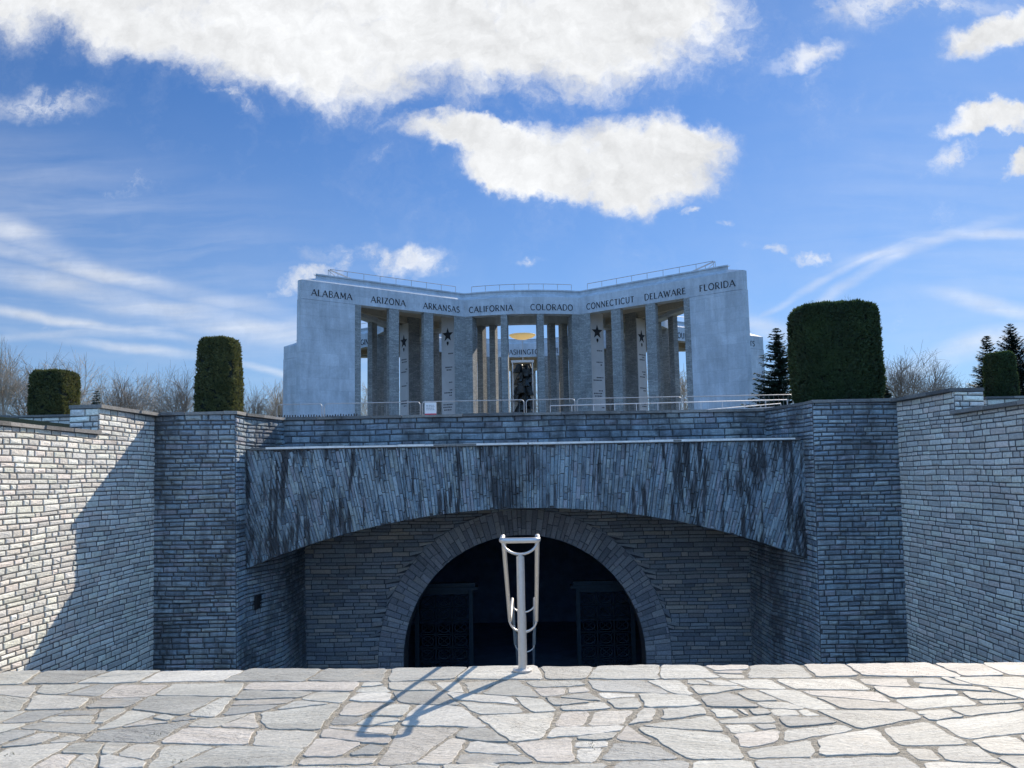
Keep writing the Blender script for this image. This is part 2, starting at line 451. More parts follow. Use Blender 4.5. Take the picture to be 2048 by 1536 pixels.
# crypt chamber behind the doorway
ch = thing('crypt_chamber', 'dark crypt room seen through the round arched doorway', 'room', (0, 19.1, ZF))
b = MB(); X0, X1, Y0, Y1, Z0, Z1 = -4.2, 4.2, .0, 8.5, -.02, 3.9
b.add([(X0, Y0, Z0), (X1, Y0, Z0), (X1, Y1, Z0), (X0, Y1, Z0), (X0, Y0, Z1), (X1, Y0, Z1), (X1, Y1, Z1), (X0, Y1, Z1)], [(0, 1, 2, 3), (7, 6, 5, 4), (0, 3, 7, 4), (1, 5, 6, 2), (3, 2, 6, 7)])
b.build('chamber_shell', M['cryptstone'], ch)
def gate(cx, w, label):
    t = thing('lattice_gate', label, 'gate', (cx, 19.55, ZF), 0, 'lattice gates inside the crypt doorway')
    H = 2.15; m = MB()
    m.box(-w / 2, -w / 2 + .1, -.05, .05, 0, H); m.box(w / 2 - .1, w / 2, -.05, .05, 0, H); m.box(-w / 2 + .1, w / 2 - .1, -.045, .045, 0, .25); m.box(-w / 2 + .1, w / 2 - .1, -.045, .045, H - .1, H)
    m.build('gate_frame', M['gatemetal'], t, bevel=.008)
    l = MB(); nx, nz = 3, 6
    for i in range(nx):
        for j in range(nz):
            cx_, cz = -w / 2 + .1 + (w - .2) * (i + .5) / nx, .25 + (H - .35) * (j + .5) / nz
            hw, hh = (w - .2) / nx / 2, (H - .35) / nz / 2
            pts = [(cx_ + .72 * hw * math.cos(k * math.pi / 6), 0, cz + .72 * hh * math.sin(k * math.pi / 6)) for k in range(12)]
            l.tube(pts, .012, 5, closed=True)
            l.tube([(cx_ - hw, 0, cz - hh), (cx_ + hw, 0, cz + hh)], .009, 4); l.tube([(cx_ - hw, .004, cz + hh), (cx_ + hw, .004, cz - hh)], .009, 4)
    for i in range(1, nx): x = -w / 2 + .1 + (w - .2) * i / nx; l.tube([(x, 0, .25), (x, 0, H - .1)], .014, 5)
    for j in range(1, nz): z = .25 + (H - .35) * j / nz; l.tube([(-w / 2 + .1, 0, z), (w / 2 - .1, 0, z)], .014, 5)
    l.build('lattice', M['gatemetal'], t)
    c = MB(); c.box(-w / 2 - .12, w / 2 + .12, -.14, .14, H + .001, H + .07); c.box(-w / 2 - .06, w / 2 + .06, -.1, .1, H + .071, H + .16)
    c.build('cornice', M['gatemetal'], t)
gate(-1.93, 1.35, 'dark patinated lattice gate panel standing at the left inside the doorway')
gate(1.80, 1.35, 'dark patinated lattice gate panel standing at the right inside the doorway')

# ---- parapet on top of the hood ---------------------------------------------
pw = thing('parapet_wall', 'low shaded stone parapet wall running behind the hood ledge, below the memorial', 'wall', (0, 16.8, ZL + .05))
def pf(a, b, d): return Vector((-4.98 + a, -d + .12 * ((a - 4.98) / 4.98) ** 2, b))
mb = MB(); masonry(mb, pf, 9.96, .60, .118, .37, 101, .007, .02, None, .22, (.55, 1.5))
mb.build('stone_face', M['pier'], pw)
c = MB()
for i in range(8):
    a0, a1 = 9.96 * i / 8, 9.96 * (i + 1) / 8; p, q = pf(a0, 0, 0), pf(a1, 0, 0)
    c.hexa([(p.x, p.y, -.04), (q.x, q.y, -.04), (q.x, .6, -.04), (p.x, .6, -.04)], [(p.x, p.y, .60), (q.x, q.y, .60), (q.x, .6, .60), (p.x, .6, .60)])
c.build('wall_core', M['mortar'], pw)
c = MB()
for i in range(8):
    a0, a1 = 9.96 * i / 8, 9.96 * (i + 1) / 8; p, q = pf(a0, 0, .05), pf(a1, 0, .05)
    slabs(c, (p.x, p.y), (q.x, q.y), .55, .601, .655 + (.004 if i % 2 else 0), 111 + i, .62)
c.build('coping', M['coping'], pw)

# ---- low planter walls beyond the side walls ---------------------------------
def planter(sg, label, xa, xb, y):
    t = thing('planter_wall', label, 'wall', (0, y, 2.3), 0, 'low planter walls behind the retaining walls')
    H = .78
    def g(a, b, d): return Vector((sg * (xa + a), -d, b))
    mb = MB(); masonry(mb, g, xb - xa, H, .11, .33, 120 + sg, .006, .018)
    def g2(a, b, d): return Vector((sg * (xa - d), a, b))
    masonry(mb, g2, 1.9, H, .11, .33, 125 + sg, .006, .018)
    mb.build('stone_face', M['wall'], t)
    c = MB(); x0, x1 = sorted((sg * xa, sg * xb)); c.box(x0, x1, 0, 1.9, -.3, H); c.build('wall_core', M['mortar'], t)
    c = MB(); slabs(c, (x0 - .04, -.05), (x1 + .04, -.05), .42, H + .001, H + .055, 130 + sg, .7); 
    xs = sg * xa; slabs(c, (xs - .2, .38), (xs - .2, 1.9), -.42 if sg > 0 else -.42, H + .001, H + .052, 131 + sg, .7)
    c.build('coping', M['coping'], t)
    s = MB(); s.box(x0 + .3, x1 - .3, .5, 1.8, H - .1, H + .03); s.build('soil', M['soil'], t)
planter(-1, 'low stone planter wall under the boxy yew at far left', 9.75, 13.2, 18.6)
planter(1, 'low stone planter wall under the small yew at far right', 10.4, 14.2, 18.6)

# ---- terrace: irregular flagstones -------------------------------------------
def flag_mat():
    m, t, b = nt('slate_flagstone'); q = NT(t)
    at = q.n('ShaderNodeAttribute', attribute_name='stone'); sp = q.n('ShaderNodeSeparateColor'); t.links.new(at.outputs['Color'], sp.inputs[0])
    g = q.n('ShaderNodeNewGeometry').outputs['Position']
    ofs = q.vm('ADD', g, q.vm('SCALE', at.outputs['Color'], 37.0))
    cols = [(.56, .535, .46), (.51, .495, .425), (.58, .55, .465), (.54, .50, .425), (.60, .575, .50), (.45, .44, .385), (.54, .525, .455), (.57, .52, .445), (.52, .505, .435), (.40, .395, .355)]
    base = q.ramp(sp.outputs[1], [(i / len(cols), c) for i, c in enumerate(cols)], 'CONSTANT')
    c = q.mix(1, base, q.vm('SCALE', (1, 1, 1), q.mr(sp.outputs[0], 0, 1, .84, 1.12)), 'MULTIPLY')
    # grain of the cleft face, in the direction of each slab
    rot = q.n('ShaderNodeVectorRotate', rotation_type='Z_AXIS'); q.put(rot.inputs['Vector'], ofs); q.put(rot.inputs['Angle'], q.math('MULTIPLY', q.math('SUBTRACT', sp.outputs[2], .5), 1.3))
    gv = q.mapping(rot.outputs[0], scale=(.45, 1.7, 1))
    n1 = q.noise(gv, 3.2, 7, .62, .9); n2 = q.noise(g, 34, 5, .7); n3 = q.noise(gv, 13, 4, .6, 1.2)
    c = q.mix(1, c, q.vm('SCALE', (1, 1, 1), q.mr(n2, .25, .75, .70, 1.2)), 'MULTIPLY')
    c = q.mix(1, c, q.vm('SCALE', (1, 1, 1), q.mr(n1, .3, .7, .74, 1.08)), 'MULTIPLY')
    # delaminated layers: snapped height gives crisp little ledges on some slabs
    st = q.math('SNAP', q.math('ADD', n1, q.math('MULTIPLY', n3, .16)), .075)
    sel = q.mr(sp.outputs[2], .25, .8, .15, 1)
    ws = q.math('ABSOLUTE', q.math('SUBTRACT', q.math('FRACT', q.math('DIVIDE', q.math('ADD', n1, q.math('MULTIPLY', n3, .16)), .075)), .5))
    ln = q.math('MULTIPLY', q.mr(ws, .43, .49, 0, 1, True), q.mr(q.noise(g, 2.3, 2), .46, .56, 0, 1, True))
    c = q.mix(q.math('MULTIPLY', q.math('MULTIPLY', ln, sel), .85), c, (.06, .058, .052))
    pit = q.mr(q.voro(g, 11), .018, .035, 1, 0, True)
    c = q.mix(q.math('MULTIPLY', pit, .7), c, (.06, .06, .055))
    sand = q.mr(q.noise(g, 1.4, 5, .7), .54, .70, 0, .4, True)
    c = q.mix(sand, c, (.48, .41, .31))
    t.links.new(c, b.inputs['Base Color']); b.inputs['Roughness'].default_value = .72
    h = q.math('ADD', q.math('MULTIPLY', q.math('MULTIPLY', st, sel), 3.2), q.math('ADD', q.math('MULTIPLY', n2, .3), q.math('MULTIPLY', n3, .5)))
    t.links.new(q.bump(h, .018, 1), b.inputs['Normal'])
    return m
M['flag'] = flag_mat()
M['step'] = M['flag']
def yedge(x): return 7.11 - .027 * x
def crazy(mb, poly, seed, top=0.0, amin=.10, amax=.42):
    rnd = random.Random(seed); U = rnd.uniform; out = []
    def area(p): return abs(sum(p[i][0] * p[(i + 1) % len(p)][1] - p[(i + 1) % len(p)][0] * p[i][1] for i in range(len(p)))) / 2
    def split(p, d):
        A = area(p)
        tgt = U(amin, amax) if rnd.random() > .13 else U(.015, .05)
        if A < tgt or d > 18: out.append(p); return
        cx = sum(v[0] for v in p) / len(p); cy = sum(v[1] for v in p) / len(p)
        sx = max(v[0] for v in p) - min(v[0] for v in p); sy = max(v[1] for v in p) - min(v[1] for v in p)
        cx += U(-.16, .16) * sx; cy += U(-.14, .14) * sy
        ang_ = (math.pi / 2 if sx > sy * 1.15 else 0) + U(-.42, .42) * (1 if A < 6 else .12)
        if ang_ < .8 and A > 3: ang_ *= .25
        nx, ny = -math.sin(ang_), math.cos(ang_)
        a, b_ = [], []
        for i in range(len(p)):
            v, w = p[i], p[(i + 1) % len(p)]
            dv = (v[0] - cx) * nx + (v[1] - cy) * ny; dw = (w[0] - cx) * nx + (w[1] - cy) * ny
            (a if dv >= 0 else b_).append(v)
            if (dv >= 0) != (dw >= 0):
                k = dv / (dv - dw); x_ = (v[0] + (w[0] - v[0]) * k, v[1] + (w[1] - v[1]) * k); a.append(x_); b_.append(x_)
        if len(a) < 3 or len(b_) < 3 or min(area(a), area(b_)) < .012: out.append(p); return
        split(a, d + 1); split(b_, d + 1)
    split(poly, 0)
    for p in out:
        if sum(p[i][0] * p[(i + 1) % len(p)][1] - p[(i + 1) % len(p)][0] * p[i][1] for i in range(len(p))) < 0: p = p[::-1]
        cx = sum(v[0] for v in p) / len(p); cy = sum(v[1] for v in p) / len(p)
        gap = U(.006, .024); rim = []
        n = len(p)
        # inset every edge by its own gap, then roughen
        ed = []
        for i in range(n):
            v, w = Vector(p[i]), Vector(p[(i + 1) % n]); d = (w - v)
            if d.length < .02: continue
            d.normalize(); nn = Vector((-d.y, d.x)); ed.append((v + nn * U(.5, 1.5) * gap, d))
        m_ = len(ed); cor = []
        for i in range(m_):
            (p1, d1), (p2, d2) = ed[i - 1], ed[i]; den = d1.x * d2.y - d1.y * d2.x
            if abs(den) < .05: cor.append(p2); continue
            k = ((p2.x - p1.x) * d2.y - (p2.y - p1.y) * d2.x) / den; cor.append(p1 + d1 * k)
        if m_ < 3: continue
        for i in range(m_):
            v, w = cor[i], cor[(i + 1) % m_]; L_ = (w - v).length
            if L_ > 3: L_ = 3
            k = max(2, int(L_ / .055)); d = (w - v)
            if d.length < 1e-4: continue
            nn = Vector((-d.y, d.x)).normalized()
            cut = min(.03, L_ * .15) / max(L_, .01)
            for s in range(k):
                tt = cut + (1 - 2 * cut) * s / (k - 1)
                w_ = noise.noise(Vector((v.x * 5 + w.x + tt * L_ * 9, v.y * 5 + seed, w.y))) * .02 + U(-.005, .005)
                rim.append(v + d * tt + nn * w_)
        hz = top + U(-.003, .004); tx, ty = U(-.005, .005), U(-.005, .005)
        nR = len(rim); vs = []; 
        for k_, (ins, dz) in enumerate(((0, -.022), (0, -.002), (.004, 0))):
            for r_ in rim:
                dd = Vector((cx, cy)) - r_; l_ = max(dd.length, .01); q_ = r_ + dd / l_ * min(ins, l_ * .3)
                vs.append((q_.x, q_.y, hz + dz + (q_.x - cx) * tx + (q_.y - cy) * ty))
        vs.append((cx, cy, hz + .001)); fs = []
        for k_ in range(2):
            for i in range(nR): fs.append((k_ * nR + i, k_ * nR + (i + 1) % nR, (k_ + 1) * nR + (i + 1) % nR, (k_ + 1) * nR + i))
        for i in range(nR): fs.append((2 * nR + i, 2 * nR + (i + 1) % nR, 3 * nR))
        mb.add(vs, fs, 0, (rnd.random(), rnd.random(), rnd.random()))
mb = MB()
# nosing row first, then the field behind it
xs = [-6.7]
rnd = random.Random(12)
while xs[-1] < 6.1: xs.append(xs[-1] + rnd.uniform(.34, .8))
xs.append(6.7); sh = [rnd.uniform(-.12, .12) for _ in xs]; jb = [rnd.uniform(-.05, .05) for _ in xs]
for i in range(len(xs) - 1):
    w0, w1 = xs[i], xs[i + 1]
    yb0, yb1 = yedge(w0) - .44 + jb[i], yedge(w1) - .44 + jb[i + 1]
    j0, j1 = rnd.uniform(-.02, .03), rnd.uniform(-.02, .03)
    poly = [(w0 + sh[i] * .5, yb0), (w1 + sh[i + 1] * .5, yb1), (w1 - sh[i + 1] * .5, yedge(w1) + j1), (w0 - sh[i] * .5, yedge(w0) + j0)]
    crazy(mb, poly, 200 + i, 0, .5, .9)
for i in range(len(xs) - 1): pass
fld = [(-6.7, -3.0), (6.7, -3.0)] + [(xs[i] + sh[i] * .5, yedge(xs[i]) - .44 + jb[i]) for i in range(len(xs) - 1, -1, -1)]
fld = [(-6.7, -3.0), (6.7, -3.0), (6.7, yedge(6.7) - .47), (-6.7, yedge(-6.7) - .47)]
crazy(mb, fld, 5, 0, .07, .34)
o = mb.build('terrace_paving', M['flag']); tag(o, kind='structure')
mb = MB(); e = [(-6.72, -3.0), (6.72, -3.0), (6.72, yedge(6.72) - .03), (-6.72, yedge(-6.72) - .03)]
mb.prism(e, -3.9, -.005); o = mb.build('terrace_bed', M['mortar_light']); tag(o, kind='structure')
# moss and small weeds that have settled in the joints
mb_ = MB(); rnd = random.Random(31)
for k in range(150):
    x, y = rnd.uniform(-5, 5), rnd.uniform(3.6, 6.9)
    if noise.noise(Vector((x * .9, y * .9, 4))) < .22: continue
    for j in range(rnd.randint(10, 26)):
        px_, py_ = x + rnd.gauss(0, .03), y + rnd.gauss(0, .03); a_ = rnd.uniform(0, 6.28); h_ = rnd.uniform(.006, .016); w_ = .003
        mb_.add([(px_ - w_ * math.cos(a_), py_ - w_ * math.sin(a_), -.006), (px_ + w_ * math.cos(a_), py_ + w_ * math.sin(a_), -.006), (px_ + rnd.uniform(-.008, .008), py_ + rnd.uniform(-.008, .008), h_ - .004)], [(0, 1, 2)])
o = mb_.build('joint_weeds', M['moss']); tag(o, 'tiny moss and weed tufts in the paving joints', 'weeds', kind='stuff')
# stairs down into the court
mb = MB(); rnd = random.Random(4)
def flight(y0, z0, y1, z1, n):
    for i in range(n):
        ya = y0 + (y1 - y0) * i / n; yb = y0 + (y1 - y0) * (i + 1) / n; z = z0 + (z1 - z0) * (i + 1) / n
        x = -6.5
        while x < 6.5:
            e_ = min(6.5, x + rnd.uniform(.5, 1.1)); mb.box(x + .004, e_ - .004, ya + .001 * i, yb + .025, z - .35, z + rnd.uniform(-.003, .003), 0, (rnd.random(), rnd.random(), rnd.random())); x = e_
def landing(ya, yb, z): mb.box(-6.5, 6.5, ya, yb, z - .4, z - .004, 0, (.5, .5, .5))
flight(7.3, -.02, 9.3, -1.14, 7); landing(9.3, 11.05, -1.14); flight(11.05, -1.14, 13.0, -2.11, 6); landing(13.0, 14.0, -2.11); flight(14.0, -2.11, 16.1, ZF, 6)
o = mb.build('stairs', M['flag']); tag(o, kind='structure')
mb = MB(); mb.box(-6.9, 6.9, 6.5, 19.1, ZF - .3, ZF - .01); mb.box(-4.2, 4.2, 19.11, 27.6, ZF - .3, ZF - .012); o = mb.build('court_floor', M['cryptstone']); tag(o, kind='structure')

# ---- steel handrail ------------------------------------------------------------
hr = thing('steel_handrail', 'double brushed steel handrail on a central post going down the stairs', 'handrail', (-.05, 6.93, 0))
ho = hr.location.copy(); hw = .148; rr = .0205
prof = [(6.79, 1.065), (7.27, 1.065), (9.5, -.05), (11.25, -.05), (13.1, -1.02), (14.0, -1.02), (16.1, -2.13), (16.5, -2.13)]
def rnd_path(P, rad, k=4):
    out = [P[0]]
    for i in range(1, len(P) - 1):
        a, b_, c_ = Vector(P[i - 1]), Vector(P[i]), Vector(P[i + 1]); d1 = (a - b_).normalized(); d2 = (c_ - b_).normalized()
        for s in range(k + 1):
            t_ = s / k; p = (b_ + d1 * rad) * (1 - t_) ** 2 + b_ * 2 * t_ * (1 - t_) + (b_ + d2 * rad) * t_ ** 2; out.append(tuple(p))
    out.append(P[-1]); return out
for s in (-1, 1):
    m = MB(); P = rnd_path([(s * hw, y - ho.y, z) for y, z in prof], .08)
    m.tube(P, rr, 12); m.build('rail', M['steel'], hr, smooth=True)
m = MB(); m.tube(rnd_path([(-hw, 6.87 - ho.y, 1.065), (-hw, 6.77 - ho.y, 1.065), (hw, 6.77 - ho.y, 1.065), (hw, 6.87 - ho.y, 1.065)], .05, 5), rr + .0015, 12)
m.build('crossbar', M['steel'], hr, smooth=True)
def zrail(y):
    for (a, b_) in zip(prof, prof[1:]):
        if a[0] <= y <= b_[0]: return a[1] + (b_[1] - a[1]) * (y - a[0]) / (b_[0] - a[0])
posts = [(6.93, 0.0), (9.45, -1.14), (10.9, -1.14), (13.15, -2.11), (16.3, ZF)]
for y, zb in posts:
    z = zrail(y); m = MB()
    pts = [(hw * math.cos(math.pi * k / 14) * -1, y - ho.y, z - .01 - .115 * math.sin(math.pi * k / 14)) for k in range(15)]
    m.tube(pts, .0105, 8); m.build('bracket', M['steel'], hr, smooth=True)
    m = MB(); m.tube([(0, y - ho.y, zb), (0, y - ho.y, z - .145)], .033, 20)
    m.tube([(0, y - ho.y, z - .146), (0, y - ho.y, z - .118)], .02, 12)
    po_ = m.build('post', M['steel'], hr, smooth=False)
    m = MB(); m.tube([(0, y - ho.y, zb + .006), (0, y - ho.y, zb + .02), (0, y - ho.y, zb + .026)], [.078, .078, .06], 24); m.build('base_plate', M['steel'], po_)
for y in (8.2, 12.2):
    z = zrail(y); m = MB(); pts = [(hw * math.cos(math.pi * k / 14) * -1, y - ho.y, z - .01 - .115 * math.sin(math.pi * k / 14)) for k in range(15)]
    if y > 9: m.tube(pts, .0105, 8); m.build('bracket', M['steel'], hr, smooth=True)
# ---------------------------------------------------------------- the star shaped memorial
def slabstone_mat():
    m, t, b = nt('pale_limestone_slabs'); q = NT(t)
    g = q.n('ShaderNodeNewGeometry'); P = g.outputs['Position']
    # horizontal distance along the wall, whichever way the wall runs
    sN = q.n('ShaderNodeSeparateXYZ'); t.links.new(g.outputs['True Normal'], sN.inputs[0]); sP = q.n('ShaderNodeSeparateXYZ'); t.links.new(P, sP.inputs[0])
    u = q.math('SUBTRACT', q.math('MULTIPLY', sP.outputs[0], sN.outputs[1]), q.math('MULTIPLY', sP.outputs[1], sN.outputs[0]))
    uv = q.n('ShaderNodeCombineXYZ'); t.links.new(u, uv.inputs[0]); t.links.new(sP.outputs[2], uv.inputs[1])
    br = q.n('ShaderNodeTexBrick'); t.links.new(uv.outputs[0], br.inputs['Vector']); br.offset = .5
    br.inputs['Scale'].default_value = 1; br.inputs['Brick Width'].default_value = 1.35; br.inputs['Row Height'].default_value = .78; br.inputs['Mortar Size'].default_value = .006
    br.inputs['Color1'].default_value = (.50, .555, .605, 1); br.inputs['Color2'].default_value = (.43, .485, .535, 1); br.inputs['Mortar'].default_value = (.31, .36, .41, 1); br.inputs['Bias'].default_value = 0
    n1 = q.noise(P, .55, 6, .65, .6); n2 = q.noise(q.mapping(P, scale=(2.5, 2.5, .35)), 1.2, 5, .65); n3 = q.noise(P, 9, 5, .7)
    c = q.mix(1, br.outputs[0], q.vm('SCALE', (1, 1, 1), q.mr(n1, .3, .7, .78, 1.14)), 'MULTIPLY')
    c = q.mix(1, c, q.vm('SCALE', (1, 1, 1), q.mr(n2, .3, .7, .84, 1.08)), 'MULTIPLY')
    c = q.mix(1, c, q.vm('SCALE', (1, 1, 1), q.mr(n3, .25, .75, .88, 1.1)), 'MULTIPLY')
    # darker towards the foot of the walls
    ft = q.math('MULTIPLY', q.mr(q.math('ADD', sP.outputs[2], q.math('MULTIPLY', n1, 1.6)), 4.0, 5.2, 1, 0, True), .45)
    c = q.mix(ft, c, (.16, .19, .22))
    t.links.new(c, b.inputs['Base Color']); b.inputs['Roughness'].default_value = .7
    t.links.new(q.bump(n3, .01), b.inputs['Normal']); return m
def brickwork_mat():
    m, t, b = nt('thin_coursed_stone'); q = NT(t)
    g = q.n('ShaderNodeNewGeometry'); P = g.outputs['Position']
    sN = q.n('ShaderNodeSeparateXYZ'); t.links.new(g.outputs['True Normal'], sN.inputs[0]); sP = q.n('ShaderNodeSeparateXYZ'); t.links.new(P, sP.inputs[0])
    u = q.math('SUBTRACT', q.math('MULTIPLY', sP.outputs[0], sN.outputs[1]), q.math('MULTIPLY', sP.outputs[1], sN.outputs[0]))
    wob = q.math('MULTIPLY', q.noise(P, 1.4, 3), .06)
    uv = q.n('ShaderNodeCombineXYZ'); t.links.new(u, uv.inputs[0]); t.links.new(q.math('ADD', sP.outputs[2], wob), uv.inputs[1])
    br = q.n('ShaderNodeTexBrick'); t.links.new(uv.outputs[0], br.inputs['Vector']); br.offset = .43; br.offset_frequency = 2; br.squash = .7; br.squash_frequency = 3
    br.inputs['Scale'].default_value = 1; br.inputs['Brick Width'].default_value = .38; br.inputs['Row Height'].default_value = .088; br.inputs['Mortar Size'].default_value = .010; br.inputs['Mortar Smooth'].default_value = .3
    br.inputs['Color1'].default_value = (.37, .39, .38, 1); br.inputs['Color2'].default_value = (.25, .265, .27, 1); br.inputs['Mortar'].default_value = (.15, .165, .17, 1)
    n1 = q.noise(P, .8, 6, .7, .5); n3 = q.noise(P, 14, 5, .7)
    c = q.mix(1, br.outputs[0], q.vm('SCALE', (1, 1, 1), q.mr(n1, .3, .7, .72, 1.18)), 'MULTIPLY')
    c = q.mix(1, c, q.vm('SCALE', (1, 1, 1), q.mr(n3, .25, .75, .75, 1.25)), 'MULTIPLY')
    t.links.new(c, b.inputs['Base Color']); b.inputs['Roughness'].default_value = .85
    h = q.math('ADD', q.math('MULTIPLY', br.outputs[1], -1), q.math('MULTIPLY', n3, .5))
    t.links.new(q.bump(h, .03), b.inputs['Normal']); return m
M['slab'] = slabstone_mat(); M['brick'] = brickwork_mat()
M['concrete'] = simple('warm_concrete', (.40, .37, .31), .8, 0, 2, .22, .008, 12)
M['panel'] = simple('pale_inscription_stone', (.60, .61, .62), .6, 0, 1.2, .1)
CY, RO, RI, ZB, ZFa, ZTop = 69.5, 12.66, 8.5, 2.55, 12.72, 14.56
MX = .03; CEN = Vector((MX, CY)); KT = 1.424
def pol(r, deg): return Vector((MX + r * math.sin(R(deg)), CY - r * math.cos(R(deg))))
mem = thing('star_memorial', 'huge pale stone star-shaped memorial hall, state names carved along its fascia', 'memorial', (MX, CY, ZB))
mo = mem.location.copy()
def msh(mb, name, mat, parent=None, **k):
    """build from world coordinates under the memorial (its own origin is mo)"""
    par = parent or mem; off = mo if par is mem else mo + Vector(par.location)
    mb.v = [(x - off.x, y - off.y, z - off.z) for x, y, z in mb.v]; return mb.build(name, mat, par, **k)
TIPR, TIPA = 23.6, 35.8
# outline of the star in plan
outline = []
wings = []      # (corner, tip) pairs: corner -> tip
for i in range(5):
    a0 = 72 * i
    n = 10
    for j in range(n + 1):
        outline.append(pol(RO, a0 - 18.6 + 37.2 * j / n))
    c1 = pol(RO, a0 + 18.6); c2 = pol(RO, a0 + 72 - 18.6)
    t1 = pol(TIPR, a0 + 36 - .45); t2 = pol(TIPR, a0 + 36 + .45)
    outline += [t1, t2]; wings += [(c1, t1), (c2, t2)]
def offs(P, d):
    """shrink a counter-clockwise closed polygon by d"""
    out = []; n = len(P)
    for i in range(n):
        a, b_, c_ = P[i - 1], P[i], P[(i + 1) % n]
        e1 = (b_ - a).normalized(); e2 = (c_ - b_).normalized(); n1 = Vector((-e1.y, e1.x)); n2 = Vector((-e2.y, e2.x))
        m_ = (n1 + n2); out.append(b_ + m_ * (2 * d / max(.7, m_.length_squared)))
    for i in range(n):      # a tip too narrow for the offset closes to a point
        j = (i + 1) % n
        if (out[j] - out[i]).dot(P[j] - P[i]) < 0 or (P[j] - P[i]).length < .5 and d > .3:
            h, k = (i - 1) % n, (i + 2) % n; d1, d2 = P[i] - P[h], P[j] - P[k]; e1 = Vector((-d1.y, d1.x)).normalized(); e2 = Vector((d2.y, -d2.x)).normalized()
            p1, p2 = P[i] + e1 * d, P[j] + e2 * d; den = d1.x * d2.y - d1.y * d2.x
            t_ = ((p2.x - p1.x) * d2.y - (p2.y - p1.y) * d2.x) / den; q_ = p1 + d1 * t_; w_ = (P[j] - P[i]).normalized() * .02
            out[i] = q_ - w_; out[j] = q_ + w_
    return out
ar = sum(outline[i].x * outline[(i + 1) % len(outline)].y - outline[(i + 1) % len(outline)].x * outline[i].y for i in range(len(outline)))
if ar < 0: outline = outline[::-1]
prof = [(0, ZFa), (0, 13.92), (.56, 14.25), (.56, ZTop), (.75, ZTop), (.75, ZFa)]
mb = MB(); loops = [offs(outline, d) if d else outline for d, z in prof]; n = len(outline)
vs = [(p.x, p.y, z) for (d, z), L_ in zip(prof, loops) for p in L_]; fs = []
for k in range(len(prof)):
    k2 = (k + 1) % len(prof)
    for i in range(n): fs.append((k * n + i, k * n + (i + 1) % n, k2 * n + (i + 1) % n, k2 * n + i))
mb.add(vs, fs); msh(mb, 'fascia', M['slab'])
# roof slab between fascia and the open court
inner = [pol(RI + .3, 360 * i / 60) for i in range(60)]; lo = offs(outline, .5)
tris = geometry.tessellate_polygon([[Vector((p.x, p.y, 0)) for p in lo], [Vector((p.x, p.y, 0)) for p in inner]])
allp = lo + inner; mb = MB(); nn_ = len(allp)
mb.add([(p.x, p.y, 13.42) for p in allp] + [(p.x, p.y, 14.45) for p in allp], [tuple(t_) for t_ in tris] + [tuple(i + nn_ for i in t_) for t_ in tris])
msh(mb, 'roof_slab', M['concrete'])
# fascia of the inner court
mb = MB(); ip = [(RI, 12.68), (RI, 13.98), (RI + .22, 14.1), (RI + .22, 14.4), (RI + .62, 14.4), (RI + .62, 12.68)]; N = 80
vs = []; fs = []
for r_, z in ip:
    for i in range(N): p = pol(r_, 360 * i / N); vs.append((p.x, p.y, z))
for k in range(6):
    for i in range(N): fs.append((k * N + i, ((k + 1) % 6) * N + i, ((k + 1) % 6) * N + (i + 1) % N, k * N + (i + 1) % N))
mb.add(vs, fs); msh(mb, 'court_fascia', M['slab'])
# platform
pl = offs(outline, -.9); mb = MB(); mb.prism([(p.x, p.y) for p in pl], ZB - .3, ZB + .12); msh(mb, 'platform', M['concrete'])
# pylons at the tips
def wp(c, t, k, d=0):
    """point k (0 corner .. KT tip) along a wing, d metres behind its face"""
    e = (t - c); e_ = e.normalized(); nrm = Vector((-e_.y, e_.x))
    if nrm.dot(CEN - c) < 0: nrm = -nrm
    return c + e * (k / KT) + nrm * d
for i in range(5):
    ca, ta = wings[2 * i]; cb, tb = wings[2 * i + 1]
    P = [wp(ca, ta, 1.0), wp(ca, ta, KT), wp(cb, tb, KT), wp(cb, tb, 1.0)]
    o_ = .03
    mid = sum(P, Vector((0, 0))) / 4; P = [p + (p - mid).normalized() * o_ for p in P]
    mb = MB(); mb.prism([(p.x, p.y) for p in P], ZB + .121, 12.70); o = msh(mb, 'pylon', M['slab'])
    for (c, t_) in ((ca, ta), (cb, tb)):
        mb = MB(); q_ = [wp(c, t_, .945, .02), wp(c, t_, .998, .02), wp(c, t_, .998, .85), wp(c, t_, .945, .85)]
        mb.prism([(p.x, p.y) for p in q_], ZB + .121, 12.715); msh(mb, 'jamb', M['brick'])
